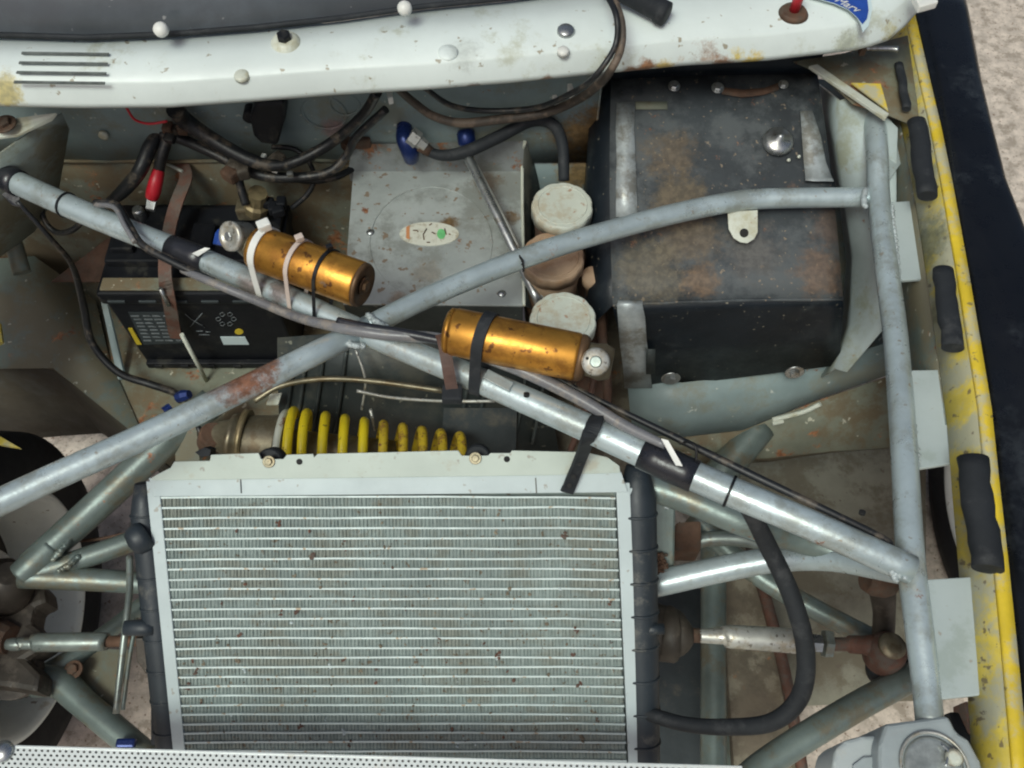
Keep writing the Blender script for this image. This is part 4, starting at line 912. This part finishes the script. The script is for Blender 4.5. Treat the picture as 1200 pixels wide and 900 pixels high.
# ================================================================== RIGHT TIE ROD
tr_ = Thing('tie_rod', 'right tie rod with scuffed white sleeve and rusty ball joint', 'tie rod', P(900, 752, .36), 'steering tie rods')
zt_ = .40
tr_.part('bellows', tube([(735, 742, .38), (752, 742, .385), (756, 742, .385), (770, 742, .385), (774, 743, .385), (788, 743, .39), (792, 743, .39), (802, 744, .395), (810, 744, .395)], [66, 70, 64, 69, 62, 66, 58, 46, 24], n=3, seg=24), 'greasy')
tr_.part('inner_rod', tube([(804, 744, .395), (822, 745, .398)], 17), 'rust')
tr_.part('sleeve', tube([(818, 745, .398), (822, 745, .398), (846, 746, .40), (856, 746, .40), (930, 751, .40), (938, 752, .40), (962, 754, .40)], [15, 17, 18, 27, 29, 20, 17], n=4, seg=24), 'sleeve')
tr_.part('lock_nut', lathe(B(), P(950, 753, .40), P(962, 754, .40), [(0, .013), (1, .013)], 6, False), 'steel')
tr_.part('lock_nut', lathe(B(), P(965, 754, .40), P(974, 755, .40), [(0, .019), (.1, .02), (1, .019)], 6, False), 'greysleeve')
tr_.part('outer_rod', tube([(972, 755, .40), (992, 755, .40), (996, 755, .40), (1012, 756, .40), (1030, 758, .40)], [16, 16, 21, 22, 30], n=3, seg=18), 'rustred')
c = P(1038, 764, .40)
tr_.part('ball_housing', lathe(B(), c - V((0, .004, .03)), c + V((0, .002, .026)), [(0, .020), (.2, .026), (.6, .0265), (.85, .023), (1, .016)], 32), 'rustred')
tr_.part('ball_cap', lathe(B(), c + V((0, .002, .024)), c + V((0, .002, .031)), [(0, .0185), (.5, .017), (1, .009), (1, 0)], 28), 'galv')
tr_.part('joint_boot', lathe(B(), c + V((.022, -.016, -.065)), c + V((.012, -.010, -.024)), [(0, .02), (.4, .03), (.8, .03), (1, .022)], 28), 'rubber')
tr_.part('steering_arm', tube([(1034, 762, .365), (1036, 720, .40), (1034, 694, .44), (1030, 680, .46)], [26, 25, 30, 24], seg=16), 'greasy')
tr_.part('arm_eye', lathe(B(), P(1014, 678, .47), P(1046, 684, .46), [(0, .016), (.3, .021), (.7, .021), (1, .016)], 20), 'rust')

# ================================================================== HOSES, CABLES
def cable(name, pts, w_, m, label, cat='cable', group=None, seg=12, n=8):
    return single(name, tube(pts, w_, n=n, seg=seg), m, label, cat, group=group)
GC = 'cables and hoses in the engine bay'
cable('coolant_hose', [(846, 568, .80), (872, 588, .78), (900, 640, .70), (928, 700, .66), (944, 762, .62), (938, 815, .58), (905, 846, .55), (850, 852, .52), (800, 848, .50), (752, 834, .49)], [14, 20, 22, 22, 22, 22, 21, 19, 17, 17], 'rubber', 'thick black hose looping down beside the right end of the radiator', 'hose', seg=18)
cable('wire', [(20, 236, .755), (60, 280, .70), (85, 312, .62), (98, 358, .52), (108, 402, .46), (138, 436, .42), (175, 450, .40), (204, 460, .40), (212, 470, .40)], [5, 6, 7, 9, 9, 9, 9, 9, 8], 'cable', 'black wire running down the left tray towards the shock', 'wire')
cable('wire', [(46, 232, .62), (52, 258, .60), (66, 272, .59), (84, 270, .60), (98, 258, .62)], 7, 'cable', 'black wire loop hanging below the left end of the brace tube', 'wire')
cable('wire', [(112, 238, .775), (136, 240, .785), (150, 262, .787), (166, 286, .785), (196, 304, .782), (250, 330, .775)], 9, 'cable', 'black wire crossing over the brace tube from the upper left', 'wire')
cable('wire', [(112, 240, .780), (134, 243, .789), (146, 264, .793), (158, 284, .790)], 6, 'conduit', 'grey strand drawn as the highlight on the crossing black wire', 'wire')  # highlight of the black wire, added as a separate grey strand
cable('cable', [(192, 150, .70), (176, 172, .69), (164, 200, .67), (146, 222, .64), (130, 236, .62)], [14, 17, 17, 16, 12], 'cable', 'thick black cable bending down left of the red terminal', group=GC)
cable('cable', [(205, 128, .78), (218, 142, .75), (250, 164, .725), (290, 186, .71), (320, 194, .70), (350, 188, .70), (390, 166, .72), (425, 135, .77), (442, 108, .82)], [22, 20, 18, 16, 14, 13, 13, 12, 12], 'cable', 'thickest black loom sagging under the cowl from the left cluster', group=GC)
cable('cable', [(190, 158, .70), (215, 164, .70), (255, 182, .69), (300, 204, .67), (345, 208, .67), (385, 202, .68), (406, 182, .70), (418, 160, .73), (452, 128, .78)], [13, 13, 13, 13, 12, 11, 10, 10, 10], 'cable', 'second black loom hanging below the thickest loom', group=GC)
cable('cable', [(335, 206, .66), (362, 212, .65), (392, 208, .65), (416, 196, .64)], 8, 'cable', 'grey-black cable ending at the aluminium box corner', group=GC)
cable('wire', [(318, 172, .69), (345, 175, .68), (362, 190, .665), (368, 210, .65), (360, 228, .63), (342, 244, .61)], 6, 'cable', 'thin black wire curling down to the brass fitting', 'wire')
cable('wire', [(277, 182, .68), (280, 210, .66), (288, 240, .63)], 10, 'cable', 'short black wire dropping onto the brass fitting', 'wire')
cable('wire', [(148, 126, .79), (158, 140, .76), (175, 145, .75), (196, 142, .75)], 3, 'red', 'thin red wire under the cowl at the left', 'wire')
cable('cable', [(462, 100, .83), (485, 120, .785), (508, 136, .76), (540, 144, .755), (585, 140, .76), (640, 132, .775), (680, 115, .815), (703, 97, .885), (717, 80, .925), (728, 55, .94), (728, 24, .955), (716, -8, .965), (700, -30, .97)], [9, 10, 10, 11, 11, 11, 11, 11, 10, 9, 9, 8, 8], 'cablebrown', 'brownish cable bundle climbing over the cowl to the windscreen', group=GC)
cable('cable', [(496, 102, .83), (530, 124, .79), (575, 130, .775), (630, 126, .79), (670, 109, .85), (690, 96, .905), (708, 76, .93), (722, 50, .945), (722, 18, .965), (708, -12, .965)], [6, 7, 7, 7, 7, 7, 7, 7, 7, 7], 'cable', 'slim black cable alongside the bundle climbing over the cowl', group=GC)
cable('hose', [(497, 176, .70), (518, 182, .70), (545, 178, .705), (585, 160, .72), (622, 142, .735), (648, 146, .735), (659, 170, .72), (661, 212, .69)], [11, 13, 15, 15, 14, 14, 14, 13], 'rubber', 'black rubber hose from the blue fitting to the white reservoir cap', 'hose', seg=16)
bf_ = Thing('hose_fitting', 'dark blue hose fitting behind the aluminium box', 'fitting', P(480, 170, .66))
bf_.part('elbow', tube([(474, 146, .72), (474, 162, .715), (480, 176, .70), (482, 186, .68)], [18, 20, 22, 18], seg=14), 'blue')
bf_.part('nut', lathe(B(), P(480, 158, .725), P(499, 172, .71), [(0, .013), (.5, .013), (.55, .010), (1, .008)], 6, False), 'sleeve')
bf_.part('ferrule', lathe(B(), P(492, 170, .71), P(504, 178, .70), [(0, .009), (1, .008)], 14), 'rust')
rd = Thing('push_rod', 'bright metal rod with a dark blue end leaning across the aluminium box', 'rod', P(590, 280, .6))
rd.part('rod', tube([(544, 176, .70), (590, 268, .675), (632, 356, .64)], 11, seg=14), 'steel')
rd.part('rod', tube([(551, 182, .695), (596, 268, .672), (637, 354, .638)], 6, seg=10), 'sleeve')
rd.part('rod_end', lathe(B(), P(545, 152, .715), P(548, 172, .70), [(0, .010), (.2, .013), (.8, .013), (1, .009)], 18), 'blue')
cable('wire', [(298, 470, .52), (330, 452, .53), (380, 444, .53), (440, 447, .53), (520, 458, .53)], 7, 'galv', 'dull bowden cable arching over the spring', 'wire')
cable('wire', [(418, 458, .53), (460, 466, .52), (520, 470, .51), (580, 470, .51)], 4, 'sleeve', 'thin pale wire in front of the dark tunnel panel', 'wire')
cable('wire', [(417, 410, .56), (428, 445, .53), (424, 480, .49)], 3, 'sleeve', 'fine white wire hanging down beside the tube crossing', 'wire')
cable('wire', [(434, 480, .49), (440, 504, .46)], 4, 'sleeve', 'short white wire end above the spring', 'wire')
cable('conduit', [(214, 316, .775), (246, 330, .78), (300, 352, .775), (350, 372, .778), (400, 384, .797), (450, 392, .802), (520, 398, .802), (570, 418, .808), (620, 438, .808), (680, 468, .808), (730, 498, .808), (780, 522, .815)], [9, 10, 11, 12, 14, 14, 14, 16, 16, 15, 14, 10], 'conduit', 'grey sleeved wiring following the long brace tube over the crossing', 'conduit', seg=14)
cable('cable', [(396, 376, .80), (430, 384, .803), (480, 392, .804), (540, 405, .806), (600, 425, .806), (650, 446, .806)], [10, 12, 12, 11, 10, 8], 'tape', 'glossy black cable lying over the crossing of the tubes', group=GC)
cable('cable', [(640, 436, .80), (700, 468, .80), (790, 512, .805), (880, 556, .81), (960, 594, .81), (1034, 630, .80), (1046, 640, .79)], [5, 7, 9, 10, 9, 8, 5], 'cable', 'black cable along the upper side of the right half of the long tube', group=GC)
cable('wire', [(797, 520, .80), (806, 518, .815), (815, 524, .82), (816, 540, .81)], 3, 'cable', 'tiny black wire loop standing above the taped joint', 'wire')
cable('wire', [(1000, 616, .80), (1030, 627, .80), (1042, 636, .79), (1046, 648, .78), (1010, 640, .74)], 4, 'cable', 'thin black wire tail at the right end of the long tube', 'wire')
cable('wire', [(232, 500, .49), (238, 516, .48), (244, 532, .46)], 6, 'cable', 'short black wire over the damper top', 'wire')
# junction cluster under the cowl
jc = Thing('wiring_cluster', 'grimy tangle of brown connectors under the cowl at the left', 'connector', P(205, 150, .66))
for i in range(10):
    c = P(random.uniform(194, 218), random.uniform(134, 164), random.uniform(.69, .73)); R_ = Matrix.Rotation(random.uniform(0, 3), 3, 'Z') @ Matrix.Rotation(random.uniform(-.6, .6), 3, 'X')
    jc.part('connector', box(c, random.uniform(.01, .02), random.uniform(.008, .014), .01, .002, R_), ('plastic', 'rust', 'greasy')[i % 3])
rt_ = Thing('battery_terminal', 'red rubber boot over the battery cable with bare silver lug', 'terminal', P(180, 230, .58))
rt_.part('cable', tube([(197, 160, .70), (190, 182, .68), (185, 204, .655)], [13, 14, 13], seg=12), 'cable')
rt_.part('boot', tube([(186, 200, .66), (183, 212, .652), (180, 224, .64), (178, 231, .63)], [14, 16, 17, 15], seg=14), 'red')
rt_.part('lug', prism(L([(172, 229, .632), (184, 231, .632), (180, 246, .62), (170, 244, .62)]), V((0, 0, -.005)), .001), 'steel')
bs = Thing('brass_fitting', 'dirty brass fitting with black connectors behind the left gold canister', 'fitting', P(300, 245, .58))
bs.part('block', lathe(B(), P(300, 246, .60), P(302, 226, .64), [(0, .018), (.4, .019), (.5, .015), (1, .014)], 10, False), 'brass')
bs.part('block', box(P(290, 246, .60), .03, .024, .024, .004), 'galv')
for px, py, m in ((320, 244, 'plastic'), (330, 238, 'plastic'), (326, 248, 'plastic'), (314, 238, 'plastic')):
    bs.part('connector', box(P(px, py, .62), .018, .014, .014, .003, Matrix.Rotation(px * .3, 3, 'Z')), m)
lj = Thing('loom_joint', 'taped joint of the black looms with pale cable clips', 'connector', P(320, 195, .66))
for px, py, m in ((309, 184, 'whiteplastic'), (322, 199, 'whiteplastic'), (340, 204, 'steel'), (275, 195, 'greasy'), (285, 200, 'greasy'), (325, 188, 'greasy'), (270, 205, 'rust'), (410, 168, 'rust'), (425, 165, 'rust')):
    s_ = .007 if m in ('whiteplastic', 'steel') else .018
    c = P(px, py, .69); lj.part('clip' if m in ('whiteplastic', 'steel') else 'wrap', box(c, s_ * 1.3, s_, s_, s_ * .25, Matrix.Rotation(px * .37, 3, 'Z')), m)
wm = Thing('wiper_motor', 'dark rounded motor bolted to the bulkhead under the cowl', 'motor', PY(316, 150, YB - .02))
mp = [(298, 122), (333, 120), (335, 140), (330, 155), (326, 172), (305, 170), (296, 160), (292, 140)]
wm.part('housing', prism([PY(x, y, YB - .045) for x, y in mp], V((0, .035, 0)), .008, None, 3), 'plastic')
c = PY(292, 139, YB - .03); wm.part('mount_ear', lathe(B(), c, c + V((0, .02, 0)), [(0, .009), (1, .009)], 14), 'plastic')
# small blue connector ends near tray
single('hose_fitting', lathe(B(), P(208, 466, .41), P(222, 462, .42), [(0, .008), (.5, .010), (1, .007)], 8, False), 'blue', 'tiny blue fitting at the end of the black wire on the tray', 'fitting')
single('hose_fitting', lathe(B(), P(192, 482, .42), P(200, 476, .42), [(0, .007), (1, .006)], 8, False), 'blue', 'smallest blue fitting peeking out above the lower brace tube', 'fitting')
single('hose_fitting', lathe(B(), P(258, 288, .70), P(262, 270, .71), [(0, .010), (.7, .010), (1, .007)], 8, False), 'bluestick', 'bright blue fitting beside the left canister valve', 'fitting')
# silver pin at the right shelf
ps = Thing('hinge_pin', 'bright silver pin lying on the dirty shelf at the upper right corner', 'pin', P(1015, 57, .815))
ps.part('pin', tube([(976, 58, .82), (1000, 57, .82), (1040, 57, .82), (1052, 58, .82)], [5, 5, 6, 8], seg=10), 'steel')
ps.part('pin_clip', box(P(1010, 57, .822), .008, .016, .012, .002), 'rust')

# ================================================================== TIES, STRAPS, TAPE
TB = [(-60, 176, .745), (0, 205, .75), (110, 254, .755), (270, 318, .765), (425, 389, .775), (600, 462, .785), (800, 552, .795), (950, 615, .80), (1068, 668, .79)]
tbp = cr(L(TB), 12); tbw = [28, 28, 28, 28, 28, 32, 36, 36, 35]
def on_tube(px):
    best = min(range(len(tbp)), key=lambda i: abs(600 + (tbp[i] - CAM).dot(RT) / dep(tbp[i]) * FPX - px))
    i = best; t = (tbp[min(i + 1, len(tbp) - 1)] - tbp[max(i - 1, 0)]).normalized(); u = i / 12; k = min(int(u), 7); w_ = tbw[k] + (tbw[k + 1] - tbw[k]) * (u - k)
    return tbp[i], t, w_ * .5 * mpx(tbp[i])
GT = 'cable ties on the brace tube'
def tie(px, can, f, wid, th, m, label, pad=.0005, head=True, skew=0):
    a, b, r = can; p, t, tr0 = on_tube(px); c = a.lerp(b, f)
    ax = ((b - a).normalized() + t).normalized(); q = p + t * ((c - p).dot(ax) / max(.2, t.dot(ax)))
    lp_ = hull_path([(c, r), (q, tr0)], ax, 48, pad)
    T_ = Thing('cable_tie', label, 'cable tie', c, GT)
    T_.part('band', band(lp_, ax, wid, th), m)
    if head:
        far = max(lp_, key=lambda v_: v_.dot((c - q).normalized())); out = (c - q).normalized()
        T_.part('head', box(far + out * .001 + V((0, 0, .006)), wid * 1.7, wid * 1.4, wid * 1.3, wid * .2, Matrix.Rotation(.5, 3, 'Z')), m)
    return T_
tie(300, (a1, b1, r1), .09, .0085, .0018, 'whiteplastic', 'broad white tie round the valve end of the left gold canister')
tie(340, (a1, b1, r1), .42, .0055, .0016, 'pinkplastic', 'grubby narrow white tie round the middle of the left gold canister')
tie(365, (a1, b1, r1), .68, .0042, .0015, 'plastic', 'thin black tie near the dark end of the left gold canister')
tie(570, (a2, b2, r2), .27, .0125, .0025, 'rubber', 'wide black rubber strap round the right gold canister and tube', head=False)
def tape_wrap(pxs, grow, label, m='tape', name='tape_wrap'):
    pts = []; rs = []
    n = 14
    for i in range(n + 1):
        p, t, r = on_tube(pxs[0] + (pxs[1] - pxs[0]) * i / n); pts.append(p); rs.append(r * grow * random.uniform(1.03, 1.09))
    pts = [p for i, p in enumerate(pts) if i == 0 or (p - pts[i - 1]).length > 1e-4]; rs = rs[:len(pts)]
    bm = sweep(B(), pts, rs, 20, True, .03)
    return single(name, bm, m, label, 'tape', group='tape wraps on the brace tube')
tape_wrap((-30, 24), 1.04, 'black tape wrapped round the far left end of the brace tube')
tape_wrap((196, 244), 1.06, 'black tape wrapped round the brace tube over the battery')
tape_wrap((758, 808), 1.05, 'black tape wrapped where hose meets the right half of the brace tube')
single('tape_flag', prism(L([(775, 514, .83), (783, 516, .83), (800, 546, .822), (792, 545, .822)]), V((0, 0, -.0012))), 'whiteplastic', 'white tape end lying on the right black tape wrap', 'tape')
single('tape_flag', prism(L([(2, 228, .742), (24, 212, .75), (22, 242, .735), (14, 240, .735)]), V((0, 0, -.0015))), 'tape', 'loose black tape flap hanging at the left end of the tube', 'tape')
single('tape_flag', prism(L([(225, 297, .785), (240, 290, .79), (246, 291, .79), (232, 300, .786)]), V((0, 0, -.001))), 'whiteplastic', 'white tie tail sticking out of the tape above the battery', 'tie tail')
def thin_tie(px, label, wid=.0028):
    p, t, r = on_tube(px); return single('cable_tie', band(ringpts(p, t, r + .0004, n=28), t, wid, .0013), 'plastic', label, 'cable tie', group=GT)
thin_tie(79, 'thin black tie round the left part of the brace tube'); thin_tie(856, 'thin black tie just before the hose on the right part of the brace tube')
# rubber strap to the radiator and leather strap
sp = Thing('rubber_strap', 'black rubber strap hooked from the brace tube down onto the radiator', 'strap', RA(680, 540, .02))
p, t, r = on_tube(688); so = L([(700, 486, .80)])
pts = L([(702, 482, .786), (699, 490, .808), (694, 502, .815), (688, 516, .805)]) + [RA(684, 528, .075), RA(676, 548, .034), RA(668, 568, .022), RA(664, 577, .02)]
sp.part('strap', ribbon(cr(pts, 6), .0155, .004, V((1, .35, 0))), 'rubber')
for k, f in enumerate(((684, 527, .0645), (679, 543, .046), (672, 559, .0335), (667, 569, .0265))):
    c = RA(*f); sp.part('strap_hole', lathe(B(), c + AX * .002, c - AX * .0006, [(0, .0030), (1, .0030)], 10), 'hole')
ls = Thing('leather_strap', 'brown strap hanging over the long brace tube left of the black strap', 'strap', P(526, 430, .78))
pts = L([(517, 392, .825), (520, 402, .824), (524, 425, .815), (528, 448, .80), (532, 466, .785), (528, 462, .765)])
ls.part('strap', ribbon(cr(pts, 5), .013, .003, V((1, .1, 0))), 'leather')
ls.part('buckle', box(P(530, 462, .79), .022, .020, .012, .003), 'rubber')
# white ties on the cowl cables
for px, py, z, lb in ((651, 120, .785, 'small white tie on the cables under the middle of the cowl'), (669, 107, .81, 'second small white tie nearer the cowl edge'), (457, 113, .79, 'white tie hanging from the cowl edge over the bulkhead')):
    c = P(px, py, z); single('cable_tie', box(c, .007, .018, .012, .002, Matrix.Rotation(.2, 3, 'Z')), 'whiteplastic', lb, 'cable tie', group='white ties under the cowl')

# ================================================================== HEADLAMP BACK
hl = Thing('headlamp', 'back of a grey headlamp unit with round bulb holder at the lower right corner', 'headlamp', P(1060, 890, .6))
zl = .785
hl.part('housing', prism(L([(1038, 848, zl), (1112, 838, zl), (1122, 858, zl), (1136, 866, zl), (1150, 892, zl), (1168, 950, zl), (1030, 960, zl), (1030, 872, zl)]), V((0, 0, -.09)), .006, None, 3), 'lampgrey')
hl.part('barrel', prism(L([(978, 960, zl - .02), (976, 892, zl - .02), (980, 876, zl - .02), (991, 867, zl - .02), (1010, 862, zl - .02), (1044, 860, zl - .02), (1044, 960, zl - .02)]), V((0, 0, -.06)), .010, None, 4), 'lampwhite')
hl.part('barrel_mouth', prism(L([(998, 960, zl - .0165), (1000, 896, zl - .0165), (1012, 887, zl - .0165), (1030, 886, zl - .0165), (1030, 960, zl - .0165)]), V((0, 0, -.004)), .0012), 'lampgrey')
c = P(1094, 900, zl); rg = ringpts(c + V((0, 0, .003)), V((0, 0, 1)), .029, n=40); 
hl.part('bulb_ring', sweep(B(), rg + [rg[0]], .0014, 8, False), 'sleeve')
hl.part('bulb_cover', lathe(B(), c - V((0, 0, .004)), c + V((0, 0, .003)), [(0, .026), (.8, .026), (1, .022), (.7, .01), (.7, 0)], 36), 'bulb')
hl.part('clip_post', lathe(B(), P(1118, 888, zl), P(1118, 886, zl + .012), [(0, .008), (.7, .007), (1, .004)], 10), 'cap')
hl.part('spring_clip', tube([(1104, 872, zl + .006), (1112, 882, zl + .008), (1108, 898, zl + .008)], 3, seg=8), 'steel')
single('lamp_gasket', prism(L([(1112, 834, .66), (1124, 834, .66), (1136, 860, .66), (1150, 868, .66), (1178, 960, .66), (1150, 960, .66)]), V((0, 0, -.03)), .003), 'rubber', 'black rubber seal behind the grey headlamp at the lower right', 'seal')
single('mount_bracket', prism(L([(1130, 822, .62), (1162, 822, .62), (1170, 850, .60), (1150, 900, .58), (1132, 850, .60)]), V((0, 0, -.03)), .002), 'rustred', 'dull red-brown bracket below the lowest gusset plate', 'bracket')

# ================================================================== LEFT WING (edge just enters the picture)
lw_ = Thing('front_wing', 'far left front wing glimpsed as a yellow edge at the left of the bay', 'car wing', (-.85, 0, .3))
lw_.part('wing_panel', sheet([[V((-.83, -.75, .70)), V((-.80, 0, .78)), V((-.74, .30, .82))], [V((-.93, -.75, .70)), V((-.92, 0, .78)), V((-.88, .30, .82))], [V((-.96, -.75, .5)), V((-.95, 0, .62)), V((-.93, .30, .55))]], .003), 'black')
lw_.part('inner_flange', prism(L([(-30, 490, .50), (0, 511, .50), (24, 525, .50), (0, 521, .50), (-30, 512, .50)]), V((0, 0, -.006)), .001), 'yellowdirty', label='yellow flange corner of the left wing')
lw_.part('inner_flange', prism(L([(-30, 370, .55), (0, 378, .55), (3, 400, .55), (-30, 420, .55)]), V((0, 0, -.006)), .001), 'yellowdirty')
